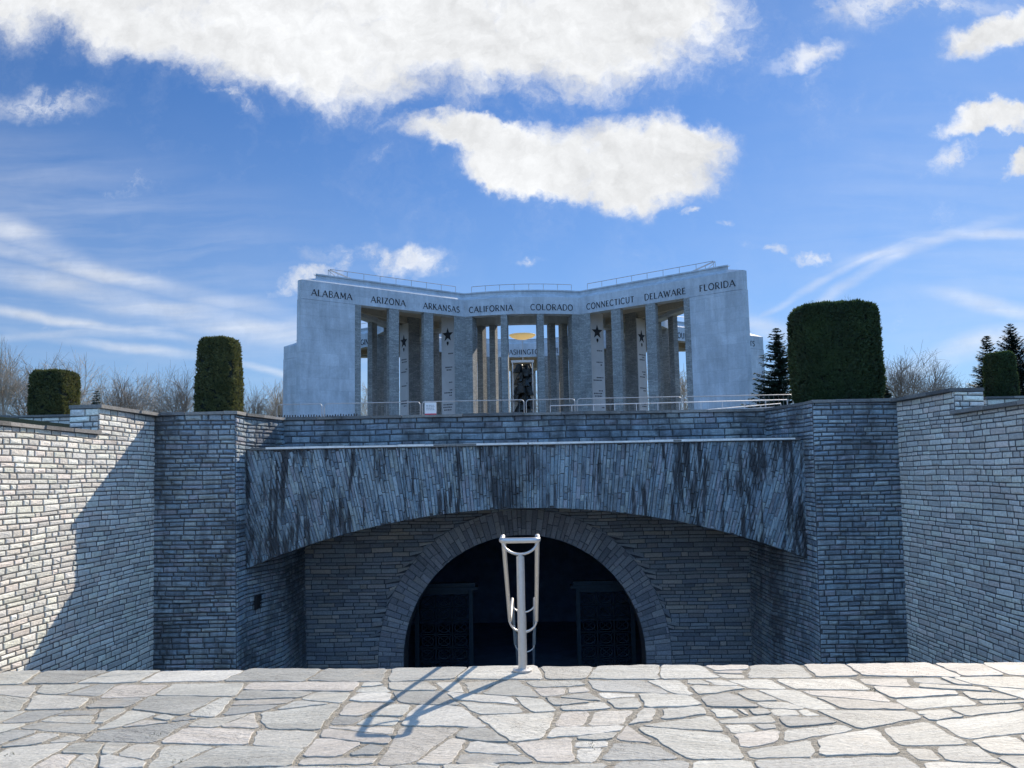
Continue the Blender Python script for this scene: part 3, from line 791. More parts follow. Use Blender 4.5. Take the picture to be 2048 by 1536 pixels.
# wing columns, corner piers, ring columns
for (c, t_) in wings:
    back = c.y > 60 and abs(c.x) < 11 and c.y < 66
    for k in (.347, .660):
        h = .043; mb = MB(); q_ = [wp(c, t_, k - h, .03), wp(c, t_, k + h, .03), wp(c, t_, k + h, .40), wp(c, t_, k - h, .40)]
        mb.prism([(p.x, p.y) for p in q_], ZB + .121, 12.715); msh(mb, 'column', M['brick'])
for i in range(5):
    a0 = 72 * i
    for s in (-1, 1):
        c = pol(RO, a0 + s * 18.6); w_ = [w for w in wings if (w[0] - c).length < .01][0]
        k1 = .105
        P = [pol(RO - .03, a0 + s * 16.2), c + (CEN - c).normalized() * .03, wp(w_[0], w_[1], k1, .03), wp(w_[0], w_[1], k1 - .07, .9), pol(RO - 1.0, a0 + s * 16.2)]
        mb = MB(); mb.prism([(p.x, p.y) for p in P], ZB + .121, 12.716); msh(mb, 'corner_column', M['brick'])
        for (rr_, aa, hx, hy) in ((RO - .36, 5.8, .235, .33), (RI + .36, 14.1, .22, .36), (RI + .36, 20.2, .22, .36)):
            p = pol(rr_, a0 + s * aa); rad = (CEN - p).normalized(); tan = Vector((-rad.y, rad.x))
            mb = MB(); mb.obox(p, tan, rad, hx, hy, ZB + .121, 12.717 if rr_ > 10 else 12.678); msh(mb, 'ring_column', M['brick'])
# pillars with a pale inscription panel
rng = random.Random(8)
for i in range(5):
    for s in (-10.2, 10.2):
        ang = 72 * i + 36 + s; p = pol(11.75, ang); rad = (CEN - p).normalized(); tan = Vector((-rad.y, rad.x))
        mb = MB(); mb.obox(p, tan, rad, .56, .5, ZB + .121, 13.415); pil_ = msh(mb, 'pillar', M['brick'])
        f = p - rad * .53; pass
        # star emblem and illegible lines of text
        mb = MB(); F = f - rad * .028
        def pt3(u_, z_, d_=0): w_ = F + tan * u_ - rad * d_; return (w_.x, w_.y, z_)
        zc = 11.6; pts = []
        for k in range(10):
            r_ = .46 if k % 2 == 0 else .19; w_ = math.pi / 2 + k * math.pi / 5; pts.append((r_ * math.cos(w_), zc + r_ * 1.15 * math.sin(w_)))
        mb.add([pt3(u_, z_, .012) for u_, z_ in pts] + [pt3(u_, z_, 0) for u_, z_ in pts] + [pt3(0, zc, .05)], [(k, (k + 1) % 10, 20) for k in range(10)] + [(k, (k + 1) % 10, 10 + (k + 1) % 10, 10 + k) for k in range(10)])
        dz = zc - .62; mb.add([pt3(-.07, dz + .14, .014), pt3(.07, dz + .14, .014), pt3(.09, dz, .014), pt3(0, dz - .17, .014), pt3(-.09, dz, .014)], [(0, 1, 2, 3, 4)])
        msh(mb, 'star_emblem', M['letter'], pil_)
        mb = MB(); z = 10.2; mb.obox(f, tan, rad, .53, .025, ZB + .13, 12.95, 0)
        while z > 4.2:
            for ln in range(rng.randint(1, 3)):
                u_ = -.42 + rng.uniform(0, .12) + ln * .06
                while u_ < .34:
                    w_ = rng.uniform(.05, .13); e_ = min(.42, u_ + w_)
                    mb.add([pt3(u_, z, .004), pt3(e_, z, .004), pt3(e_, z + .085, .004), pt3(u_, z + .085, .004)], [(0, 1, 2, 3)], 1); u_ = e_ + .035
                    if rng.random() < .12: break
                z -= .19
            z -= rng.uniform(.35, .95)
        msh(mb, 'inscription_panel', [M['panel'], M['ink']], pil_)
        # ceiling beams from the pillar to the court and out to the wings
        mb = MB(); a_, b_ = pol(RI + .64, ang), pol(11.2, ang); m_ = (a_ + b_) / 2; mb.obox(m_, tan, rad, .22, (b_ - a_).length / 2, 12.95, 13.41); msh(mb, 'ceiling_beam', M['concrete'])
    for (c, t_) in (wings[2 * i], wings[2 * i + 1]):
        for k in (.359, .674):
            a_ = wp(c, t_, k, .63); ang = 72 * i + 36 + (9.3 if (a_ - pol(11.75, 72 * i + 36 + 9.3)).length < (a_ - pol(11.75, 72 * i + 36 - 9.3)).length else -9.3)
            b_ = pol(12.3, ang); d_ = (b_ - a_); L_ = d_.length; d_.normalize(); m_ = (a_ + b_) / 2
            mb = MB(); mb.obox(m_, d_, Vector((-d_.y, d_.x)), L_ / 2, .17, 12.93 + k * .05, 13.405); msh(mb, 'ceiling_beam', M['concrete'])
# roof railing
def rail_run(P, endbrace=False):
    mb = MB(); P = [(p.x, p.y, 15.03) for p in P]; mb.tube(P, .022, 5)
    for j, p in enumerate(P): mb.tube([(p[0], p[1], 14.5), (p[0], p[1], 15.03)], .022, 5)
    if endbrace: mb.tube([(P[-1][0], P[-1][1], 15.0), (P[-3][0] * .6 + P[-2][0] * .4, P[-3][1] * .6 + P[-2][1] * .4, 14.5)], .018, 5)
    msh(mb, 'roof_railing', M['galv'])
for i, (c, t_) in enumerate(wings):
    rail_run([wp(c, t_, .03 + 1.13 * j / 8, .8) for j in range(9)], True)
for i in range(5): rail_run([pol(RO - .8, 72 * i - 17.6 + 35.2 * j / 7) for j in range(8)])

# ---- lettering: each glyph drawn with thick and thin strokes and small serifs
def arc(cx, cy, rx, ry, a0, a1, n=8): return [(cx + rx * math.cos(R(a0 + (a1 - a0) * i / n)), cy + ry * math.sin(R(a0 + (a1 - a0) * i / n))) for i in range(n + 1)]
T, Hh = .17, .085
G = {
 'A': (.86, [([(.04, 0), (.43, 1)], Hh), ([(.43, 1), (.82, 0)], T), ([(.2, .34), (.66, .34)], Hh)], [(.04, 0), (.82, 0)]),
 'B': (.66, [([(.12, 0), (.12, 1)], T), ([(.12, 1)] + arc(.32, .76, .25, .24, 90, -90) + [(.12, .52)], Hh), ([(.12, .52)] + arc(.34, .26, .28, .26, 90, -90) + [(.12, 0)], Hh * 1.2)], []),
 'C': (.80, [(arc(.45, .5, .38, .5, 45, 315, 14), T * .8)], []),
 'D': (.80, [([(.12, 0), (.12, 1)], T), ([(.12, 1)] + arc(.34, .5, .40, .5, 90, -90, 12) + [(.12, 0)], Hh * 1.3)], []),
 'E': (.60, [([(.12, 0), (.12, 1)], T), ([(.12, .96), (.54, .96)], Hh), ([(.12, .52), (.44, .52)], Hh), ([(.12, .04), (.57, .04)], Hh)], []),
 'F': (.57, [([(.12, 0), (.12, 1)], T), ([(.12, .96), (.54, .96)], Hh), ([(.12, .52), (.44, .52)], Hh)], [(.12, 0)]),
 'G': (.84, [(arc(.45, .5, .38, .5, 45, 335, 14), T * .8), ([(.80, .42), (.80, .1)], T), ([(.58, .42), (.86, .42)], Hh)], []),
 'H': (.80, [([(.12, 0), (.12, 1)], T), ([(.68, 0), (.68, 1)], T), ([(.12, .52), (.68, .52)], Hh)], [(.12, 0), (.68, 0), (.12, 1), (.68, 1)]),
 'I': (.28, [([(.14, 0), (.14, 1)], T)], [(.14, 0), (.14, 1)]),
 'K': (.74, [([(.12, 0), (.12, 1)], T), ([(.12, .42), (.62, 1)], Hh), ([(.28, .58), (.68, 0)], T)], [(.12, 0), (.12, 1), (.68, 0)]),
 'L': (.58, [([(.12, 0), (.12, 1)], T), ([(.12, .04), (.54, .04)], Hh)], [(.12, 1)]),
 'M': (.98, [([(.12, 0), (.16, 1)], Hh), ([(.16, 1), (.49, .2)], T), ([(.49, .2), (.82, 1)], Hh), ([(.82, 1), (.86, 0)], T)], [(.12, 0), (.86, 0)]),
 'N': (.84, [([(.12, 0), (.12, 1)], Hh), ([(.12, 1), (.72, 0)], T), ([(.72, 0), (.72, 1)], Hh)], [(.12, 0), (.72, 1)]),
 'O': (.90, [(arc(.45, .5, .38, .5, 0, 360, 20), T * .85)], []),
 'R': (.72, [([(.12, 0), (.12, 1)], T), ([(.12, 1)] + arc(.34, .74, .26, .26, 90, -90) + [(.12, .48)], Hh), ([(.32, .48), (.66, 0)], T)], [(.12, 0), (.66, 0)]),
 'S': (.60, [(arc(.31, .75, .22, .25, 30, 250, 9) + arc(.29, .26, .25, .26, 80, -150, 9), T * .8)], []),
 'T': (.68, [([(.34, 0), (.34, 1)], T), ([(.03, .96), (.65, .96)], Hh)], [(.34, 0)]),
 'U': (.80, [([(.12, 1), (.12, .35)] + arc(.40, .33, .28, .33, 180, 360, 9) + [(.68, 1)], T * .75)], [(.12, 1), (.68, 1)]),
 'V': (.82, [([(.06, 1), (.41, 0)], T), ([(.41, 0), (.76, 1)], Hh)], [(.06, 1), (.76, 1)]),
 'W': (1.12, [([(.05, 1), (.33, 0)], T), ([(.33, 0), (.56, .9)], Hh), ([(.56, .9), (.80, 0)], T), ([(.80, 0), (1.07, 1)], Hh)], [(.05, 1), (1.07, 1)]),
 'Z': (.68, [([(.08, .96), (.6, .96)], Hh), ([(.58, .98), (.1, .02)], T), ([(.08, .04), (.63, .04)], Hh)], []),
}
def word(text, O, right, nrm, H, width, name='carved_name', curve=None):
    """letters stand on O, run along 'right'; curve(s)->(point, right, normal) for bent faces"""
    tot = sum(G[c][0] + .12 if c != ' ' else .5 for c in text) - .12; sx = width / tot / 1.0
    mb = MB(); x = 0; lay = 0
    for c in text:
        if c == ' ': x += .5; continue
        w, strokes, ser = G[c]
        ss = [(p, t_) for p, t_ in strokes] + [([(a - .11, b_ + (.02 if b_ == 0 else -.02)), (a + .11, b_ + (.02 if b_ == 0 else -.02))], .05) for a, b_ in ser]
        for P, th in ss:
            lay = (lay + 1) % 7; d = .014 + .0016 * lay; L_ = []; R_ = []
            for i, p in enumerate(P):
                a = P[max(0, i - 1)]; b_ = P[min(len(P) - 1, i + 1)]
                tx, ty = (b_[0] - a[0]) * sx, (b_[1] - a[1]) * H; l_ = math.hypot(tx, ty) or 1; nx, ny = -ty / l_, tx / l_
                hx = th * H / 2
                L_.append(((x + p[0]) * sx + nx * hx, p[1] * H + ny * hx)); R_.append(((x + p[0]) * sx - nx * hx, p[1] * H - ny * hx))
            def to3(u_, z_, d_):
                if curve: o_, r_, n_ = curve(u_); q_ = o_ + n_ * d_; return (q_.x, q_.y, O[2] + z_)
                q_ = Vector((O[0], O[1])) + Vector(right) * u_ + Vector(nrm) * d_; return (q_.x, q_.y, O[2] + z_)
            n_ = len(P); vs = [to3(*a, d) for a in L_] + [to3(*a, d) for a in R_] + [to3(*a, -.01) for a in L_] + [to3(*a, -.01) for a in R_]; fs = []
            for i in range(n_ - 1):
                fs += [(i, n_ + i, n_ + i + 1, i + 1), (i, i + 1, 2 * n_ + i + 1, 2 * n_ + i), (n_ + i + 1, n_ + i, 3 * n_ + i, 3 * n_ + i + 1)]
            fs += [(0, 2 * n_, 3 * n_, n_), (n_ - 1, 2 * n_ - 1, 4 * n_ - 1, 3 * n_ - 1)]
            mb.add(vs, fs)
        x += w + .12
    o = msh(mb, name, M['letter']); return o
def ray_on(c, t_, px):
    """k along the wing where it crosses the sight line of photo column px"""
    s = (px - 1046) / 1650.0; e = (t_ - c) / KT
    return (s * c.y - c.x) / (e.x - s * e.y)
def wing_word(text, c, t_, pa, pb, H=.41, z=12.98):
    ka, kb = ray_on(c, t_, pa), ray_on(c, t_, pb); A, B = wp(c, t_, ka), wp(c, t_, kb); d = B - A; L_ = d.length; d.normalize()
    n_ = Vector((d.y, -d.x));
    if n_.dot(-A) < 0: n_ = -n_
    word(text, (A.x, A.y, z), d, n_, H, L_)
def find_wing(x, y): return min(wings, key=lambda w: ((w[0] + w[1]) / 2 - Vector((x, y))).length)
wL = find_wing(-8.9, 54); wR = find_wing(8.9, 54)
wing_word('ALABAMA', *wL, 617, 701); wing_word('ARIZONA', *wL, 739, 810); wing_word('ARKANSAS', *wL, 846, 920)
wing_word('CONNECTICUT', *wR, 1178, 1275); wing_word('DELAWARE', *wR, 1296, 1380); wing_word('FLORIDA', *wR, 1408, 1481)
w2L = find_wing(-17.5, 73); w2R = find_wing(17.5, 73)
wing_word('VIRGINIA', *w2L, 704, 744, .46, 12.95); wing_word('LOUISIANA', *w2R, 1355, 1404, .46, 12.95)
wing_word('MASSACHUSETTS', *w2R, 1432, 1514, .46, 12.95); wing_word('UTAH' if False else 'TENNESSEE', *w2L, 588, 640, .46, 12.95)
def ring_word(text, pa, pb, r_, far, H, z):
    def ang(px):
        s = (px - 1046) / 1650.0; best = None
        for k in range(-400, 401):
            a_ = k * .1 + (180 if far else 0); p = pol(r_, a_)
            e = abs(p.x / p.y - s)
            if best is None or e < best[0]: best = (e, a_)
        return best[1]
    a0_, a1_ = ang(pa), ang(pb); L_ = abs(R(a1_ - a0_)) * r_
    def cv(u_):
        a_ = a0_ + (a1_ - a0_) * u_ / L_; p = pol(r_, a_); n_ = (p - CEN).normalized()
        if far: n_ = -n_
        return p, None, n_
    word(text, (0, 0, z), None, None, H, L_, curve=cv)
ring_word('CALIFORNIA', 939, 1029, RO, False, .41, 12.98); ring_word('COLORADO', 1064, 1150, RO, False, .41, 12.98)
ring_word('WASHINGTON', 1008, 1088, RI, True, .46, 12.93); ring_word('VIRGINIA', 905, 968, RI, True, .46, 12.93); ring_word('WEST VIRGINIA', 1108, 1185, RI, True, .46, 12.93)

# ---------------------------------------------------------------- sculpture with gilded disc in the open court
sc_t = thing('court_sculpture', 'tall dark rough sculpture under a gilded disc, seen between the two central columns', 'sculpture', (.0, 70.3, ZB + .12))
rnd = random.Random(21); mb = MB(); 
for k in range(90):
    z = .4 + 7.4 * k / 90; w = .34 + .22 * math.sin(k * .9) ** 2; a = rnd.uniform(0, 6.28); cx = rnd.uniform(-.62, .62) ; cy = rnd.uniform(-.3, .3)
    rings = []; n_ = 6
    top = z + rnd.uniform(.35, .8); tw = rnd.uniform(-.5, .5)
    vs = [(cx + w * rnd.uniform(.6, 1.1) * math.cos(a + j * 6.283 / n_), cy + w * rnd.uniform(.6, 1.1) * math.sin(a + j * 6.283 / n_), z - .2) for j in range(n_)] + \
         [(cx * .7 + w * rnd.uniform(.2, .9) * math.cos(a + tw + j * 6.283 / n_), cy + w * rnd.uniform(.2, .9) * math.sin(a + tw + j * 6.283 / n_), top + rnd.uniform(-.15, .15)) for j in range(n_)]
    mb.add(vs, [tuple(range(n_ - 1, -1, -1)), tuple(range(n_, 2 * n_))] + [(j, (j + 1) % n_, n_ + (j + 1) % n_, n_ + j) for j in range(n_)])
mb.build('sculpted_mass', M['bronze'], sc_t)
mb = MB(); mb.box(-.90, -.80, -.2, .12, 0, 8.42); mb.box(.80, .90, -.2, .12, 0, 8.42); mb.box(-.98, .98, -.22, .14, 8.421, 8.62); mb.build('portal_frame', M['panel'], sc_t)
mb = MB(); mb.box(-.8, .8, -.7, .7, 0, .45); mb.build('plinth', M['concrete'], sc_t, bevel=.02)
mb = MB(); mb.tube([(.03, 0, 8.6), (.03, 0, 10.3)], .03, 8); mb.build('mast', M['galv'], sc_t)
mb = MB(); N = 48; rings = [(.02, 10.22), (.5, 10.27), (.95, 10.42), (1.14, 10.58), (1.14, 10.62), (.9, 10.66), (.02, 10.68)]
vs = [(.03 + r_ * math.cos(2 * math.pi * i / N), r_ * math.sin(2 * math.pi * i / N), z + .22) for r_, z in rings for i in range(N)]
fs = [(k * N + i, k * N + (i + 1) % N, (k + 1) * N + (i + 1) % N, (k + 1) * N + i) for k in range(len(rings) - 1) for i in range(N)]
mb.add(vs, fs); mb.build('gilded_disc', M['gold'], sc_t, smooth=True)
# ---------------------------------------------------------------- ground
def grass_mat():
    m, t, b = nt('short_winter_grass'); q = NT(t); g = q.n('ShaderNodeNewGeometry').outputs['Position']
    n1 = q.noise(g, .15, 6, .6); n2 = q.noise(g, 12, 5, .7)
    c = q.mix(q.mr(n1, .35, .65), (.075, .095, .03), (.13, .115, .055)); c = q.mix(1, c, q.vm('SCALE', (1, 1, 1), q.mr(n2, .3, .7, .6, 1.35)), 'MULTIPLY')
    t.links.new(c, b.inputs['Base Color']); b.inputs['Roughness'].default_value = .95; t.links.new(q.bump(n2, .05), b.inputs['Normal']); return m
M['grass'] = grass_mat()
def sgn_list():
    x = [7.25, 9, 12, 16, 22, 30, 45, 70, 110, 200, 400, 900, 2000]; return [-v for v in x[::-1]] + x
xs = sgn_list(); ys = [-2000, -800, -300, -120, -60, -30, -18, -12, -9, -6, -3, 0, 3, 6, 9, 12, 15, 17.45, 22, 30, 40, 55, 80, 110, 160, 250, 400, 800, 2000]
def gh(x, y):
    a = min(max((y + 9) / 12, 0), 1) if abs(x) > 7 else (1 if y > 10 else 0)
    return -.06 + (2.52 + .06) * a - (max(0, y - 110) * .012 if y > 110 else 0)
mb = MB(); vs = [(x, y, gh(x, y)) for y in ys for x in xs]; fs = []; nx = len(xs)
for j in range(len(ys) - 1):
    for i in range(nx - 1):
        if abs(xs[i]) <= 7.25 and abs(xs[i + 1]) <= 7.25 and ys[j] >= -3 and ys[j + 1] <= 17.45: continue
        fs.append((j * nx + i, j * nx + i + 1, (j + 1) * nx + i + 1, (j + 1) * nx + i))
mb.add(vs, fs); o = mb.build('ground', M['grass']); tag(o, kind='structure')
mb = MB(); mb.box(-16, 16, 18.2, 52, 2.3, 2.56); o = mb.build('forecourt', M['concrete']); tag(o, kind='structure')

# ---------------------------------------------------------------- barriers, ramp railings, picket fence, sign
def panel(xa, xb, y, label):
    t = thing('barrier_panel', label, 'barrier', (xa, y, 2.56), 0, 'temporary barrier panels behind the parapet'); L_ = xb - xa; H = .76
    m = MB(); rad = .07
    P = [(0, 0, 0), (0, 0, H - rad)] + [(rad - rad * math.cos(R(a)), 0, H - rad + rad * math.sin(R(a))) for a in (30, 60, 90)] + [(L_ - rad + rad * math.sin(R(a)), 0, H - rad + rad * math.cos(R(a))) for a in (0, 30, 60, 90)] + [(L_, 0, 0)]
    m.tube(P, .010, 6); m.build('frame', M['galv'], t, smooth=True)
    m = MB(); n = int(L_ / .11)
    for k in range(1, n): m.tube([(L_ * k / n, 0, .06), (L_ * k / n, 0, H)], .0024, 3, cap=False)
    m.tube([(0, 0, .06), (L_, 0, .06)], .008, 5); m.build('wire_infill', M['galv'], t)
    return t
YP = 19.2
def xat(px, y): return (px - 1046) / 1650 * y
edges = [548, 643, 841, 1050, 1152, 1365, 1588]
labs = ['short barrier panel at the left end of the parapet', 'barrier panel in front of the left pylon of the memorial', 'barrier panel carrying the white and red notice', 'short barrier panel right of the central doorway axis', 'barrier panel in front of the right-hand memorial columns', 'barrier panel at the right end, before the right pylon']
for i in range(6): panel(xat(edges[i], YP) + .02, xat(edges[i + 1], YP) - .03, YP + (.03 if i % 2 else 0), labs[i])
sg = thing('notice_board', 'small white notice with a red band hanging on a barrier panel', 'sign', (xat(860, YP), YP - .05, 3.12))
m = MB(); m.box(-.135, .135, -.006, .006, -.085, .175); bd_ = m.build('board', M['signwhite'], sg)
m = MB(); m.box(-.135, .135, -.009, -.0062, -.13, -.085); m.box(-.135, .135, -.006, .006, -.13, -.0852); m.build('red_band', M['signred'], bd_)
m = MB(); rnd = random.Random(2)
for j in range(4):
    x = -.10
    while x < .08: e = x + rnd.uniform(.02, .05); m.box(x, min(e, .11), -.0085, -.0062, .10 - j * .035, .113 - j * .035); x = e + .012
m.build('printed_lines', M['signgrey'], bd_)

def railing(P, H, label, sp=.62, bars=2, group='white ramp railings in front of the memorial'):
    o0 = Vector(P[0]); t = thing('ramp_railing', label, 'railing', tuple(o0), 0, group)
    Q = [Vector(p) - o0 for p in P]
    for b_ in range(bars):
        m = MB(); m.tube([q + Vector((0, 0, H - b_ * .28)) for q in Q], .014 if b_ == 0 else .009, 6); m.build('rail', M['whitepaint'], t, smooth=True)
    m_all = 0
    for a, b_ in zip(Q, Q[1:]):
        L_ = (b_ - a).length; n = max(1, int(round(L_ / sp)))
        for k in range(n + (1 if b_ is Q[-1] else 0)):
            p = a + (b_ - a) * k / n; m = MB(); m.tube([p, p + Vector((0, 0, H))], .010, 6); m.build('post', M['whitepaint'], t)
railing([(xat(1100, 24), 24, 2.56), (xat(1573, 24), 24, 2.60)], 1.0, 'long white ramp railing nearest the parapet')
railing([(xat(1102, 27.5), 27.5, 2.56), (xat(1360, 27.5), 27.5, 2.60), (xat(1560, 27.5), 27.5, 2.82)], .95, 'white ramp railing rising to the right behind the nearest one')
railing([(xat(1440, 30.5), 30.5, 2.9), (xat(1575, 30.5), 30.5, 3.0), (xat(1590, 27.6), 27.6, 2.8)], .9, 'white ramp railing turning the corner beside the large yew', .8)
pf_t = thing('picket_fence', 'low dark iron picket fence below the left pylon', 'fence', (xat(505, 26), 26, 2.56))
m = MB(); x = 0; Lp = xat(712, 26) - xat(505, 26)
rnd = random.Random(6)
while x < Lp: m.box(x, x + .035, -.01, .01, 0, 1.02 + rnd.uniform(-.02, .02)); x += .085
m.build('pickets', M['iron'], pf_t)
for z in (.2, .92):
    m = MB(); m.box(0, Lp, -.025, -.0105, z, z + .04); m.build('fence_rail', M['iron'], pf_t)

# ---------------------------------------------------------------- vegetation
def leaf_mat(name, c1, c2, rough=.7):
    m, t, b = nt(name); q = NT(t); g = q.n('ShaderNodeNewGeometry').outputs['Position']
    n1 = q.noise(g, 2.2, 4, .6); n2 = q.noise(g, 22, 3, .6)
    c = q.mix(q.mr(q.math('ADD', q.math('MULTIPLY', n1, .5), q.math('MULTIPLY', n2, .5)), .38, .62), c1, c2)
    t.links.new(c, b.inputs['Base Color']); b.inputs['Roughness'].default_value = rough
    tr = q.n('ShaderNodeBsdfTranslucent'); t.links.new(q.vm('SCALE', c, 1.6), tr.inputs[0]); mxs = q.n('ShaderNodeMixShader'); mxs.inputs[0].default_value = .3
    om = [n for n in t.nodes if n.type == 'OUTPUT_MATERIAL'][0]; t.links.new(b.outputs[0], mxs.inputs[1]); t.links.new(tr.outputs[0], mxs.inputs[2]); t.links.new(mxs.outputs[0], om.inputs[0])
    return m
M['yew'] = leaf_mat('dark_yew_needles', (.018, .036, .014), (.05, .085, .026))
M['yew_warm'] = leaf_mat('bronzed_yew_needles', (.035, .05, .014), (.12, .125, .042))
M['yewcore'] = simple('yew_inner_twigs', (.012, .018, .010), .95, 0, 14, .5)
M['conifer'] = leaf_mat('spruce_needles', (.02, .04, .028), (.05, .085, .055))
M['conifer_dark'] = leaf_mat('dark_spruce_needles', (.012, .026, .022), (.032, .052, .04))
M['bark'] = simple('grey_bark', (.24, .205, .165), .9, 0, 8, .3)
M['bark_light'] = simple('pale_birch_bark', (.42, .37, .30), .9, 0, 8, .3)
def topiary(px0, px1, ytop, ybot, Y, depth, label, mat, n, seed, taper_top=.9, taper_bot=.6, ragged=.03, zbase=None, stem=.3):
    a, b_ = W(px0, (ytop + ybot) / 2, Y), W(px1, (ytop + ybot) / 2, Y); cx = (a.x + b_.x) / 2; hw_ = (b_.x - a.x) / 2
    zt, zb = W((px0 + px1) / 2, ytop, Y).z, W((px0 + px1) / 2, ybot, Y).z; H = zt - zb; g0 = zbase if zbase is not None else zb - stem
    t = thing('yew_topiary', label, 'topiary', (cx, Y, g0), 0, 'clipped yews on the terrace corners'); rnd = random.Random(seed); U = rnd.uniform
    z0 = zb - g0; hy = depth / 2
    def prof_(v):   # half-width factor at height v
        f = 1.0
        if v < .3: f *= taper_bot + (1 - taper_bot) * math.sin(v / .3 * math.pi / 2)
        if v > .5: f *= 1 - (1 - taper_top) * ((v - .5) / .5) ** 1.3
        if v > .93: f *= 1 - .16 * ((v - .93) / .07) ** 2
        return f
    def surf(th, v, k=1):
        c_, s_ = math.cos(th), math.sin(th); e = .56
        sx_, sy_ = math.copysign(abs(c_) ** e, c_), math.copysign(abs(s_) ** e, s_)
        w_ = 1 + .03 * noise.noise(Vector((c_ * 1.8 + seed, s_ * 1.8, v * 3)))
        return Vector((sx_ * hw_ * prof_(v) * k * w_, sy_ * hy * prof_(v) * k * w_, z0 + v * H))
    m = MB(); NV, NT_ = 14, 36; vs = [surf(2 * math.pi * j / NT_, i / NV * .975, .94) for i in range(NV + 1) for j in range(NT_)]
    fs = [(i * NT_ + j, i * NT_ + (j + 1) % NT_, (i + 1) * NT_ + (j + 1) % NT_, (i + 1) * NT_ + j) for i in range(NV) for j in range(NT_)]
    fs += [tuple(range(NT_ - 1, -1, -1)), tuple(NV * NT_ + j for j in range(NT_))]
    m.add(vs, fs); m.build('inner_mass', M['yewcore'], t)
    m = MB()
    for k in range(n):
        sx_, sy_ = U(-1, 1), (1 if rnd.random() < .5 else -1)
        if rnd.random() < depth / (depth + 2 * hw_): sx_, sy_ = sy_, sx_
        th = math.atan2(math.copysign(abs(sy_) ** (1 / .56), sy_), math.copysign(abs(sx_) ** (1 / .56), sx_))
        if rnd.random() < .80: v = U(0, 1); p = surf(th, v, U(.93, 1.015)); nrm = Vector((math.copysign(abs(math.cos(th)) ** 1.0, math.cos(th)), math.sin(th), U(-.15, .55)))
        else: q_ = math.sqrt(U(0, 1)); p = surf(th, 1, q_); p.z = z0 + H * U(.965, 1.0) ; nrm = Vector((math.cos(th) * .3 * q_, math.sin(th) * .3 * q_, 1)); v = 1
        nrm.normalize(); up = (nrm * .75 + Vector((0, 0, .75)) + Vector((U(-.5, .5), U(-.5, .5), U(-.3, .4)))).normalized()
        if noise.noise(p * 7) < -.45 and v < .95: continue
        L_ = U(.035, .085) * (1 + (ragged * 22 * max(0, noise.noise(Vector((p.x * 6, p.y * 6, 3)))) if v > .9 else 0)); wd_ = L_ * .28
        side = up.cross(nrm + Vector((U(-.4, .4), U(-.4, .4), U(-.4, .4)))).normalized()
        for s in range(3):
            d = (up + side * (s - 1) * .75).normalized(); sd_ = d.cross(nrm + side * U(-.6, .6)).normalized() * wd_ * .6
            tip = p + d * L_; mid = p + d * L_ * .5
            m.add([p, mid + sd_, tip, mid - sd_], [(0, 1, 2, 3)])
    if ragged > .05:        # unclipped spring shoots standing up from the top
        for k in range(900):
            th = U(0, 6.283); p = surf(th, 1, math.sqrt(U(.02, 1)) if rnd.random() < .6 else 1); p.z = z0 + H * .975
            L_ = (.05 + .17 * max(0, noise.noise(Vector((p.x * 4, p.y * 4, 7))) + .35)) * U(.6, 1.2); d = Vector((U(-.18, .18), U(-.18, .18), 1)).normalized()
            for s in range(9):
                q_ = p + d * L_ * s / 9; a_ = U(0, 6.283); e_ = (Vector((math.cos(a_), math.sin(a_), .8))).normalized(); w_ = d.cross(e_).normalized() * .006
                l2 = .035 * (1.2 - s / 9); m.add([q_, q_ + e_ * l2 * .5 + w_, q_ + e_ * l2, q_ + e_ * l2 * .5 - w_], [(0, 1, 2, 3)])
    m.build('foliage', mat, t)
    m = MB(); m.tube([(0, 0, -.05), (.02, 0, z0 + .3)], [.10, .07], 8); m.build('trunk', M['bark'], t)
topiary(72, 146, 746, 848, 19.6, .95, 'boxy clipped yew at far left above the retaining wall', M['yew_warm'], 8000, 1, .93, .78, .02, 3.0, .3)
topiary(399, 478, 682, 866, 17.6, .85, 'tall narrow clipped yew above the left corner pier', M['yew_warm'], 11000, 2, .84, .8, .02, 2.5)
topiary(1589, 1752, 617, 832, 17.2, 1.3, 'largest clipped yew with ragged top above the right corner pier', M['yew'], 32000, 3, .97, .80, .07, 2.5, .4)
topiary(1980, 2024, 710, 818, 19.6, .7, 'small clipped yew at far right beside the wall end', M['yew'], 6500, 4, .86, .75, .02, 2.9, .3)

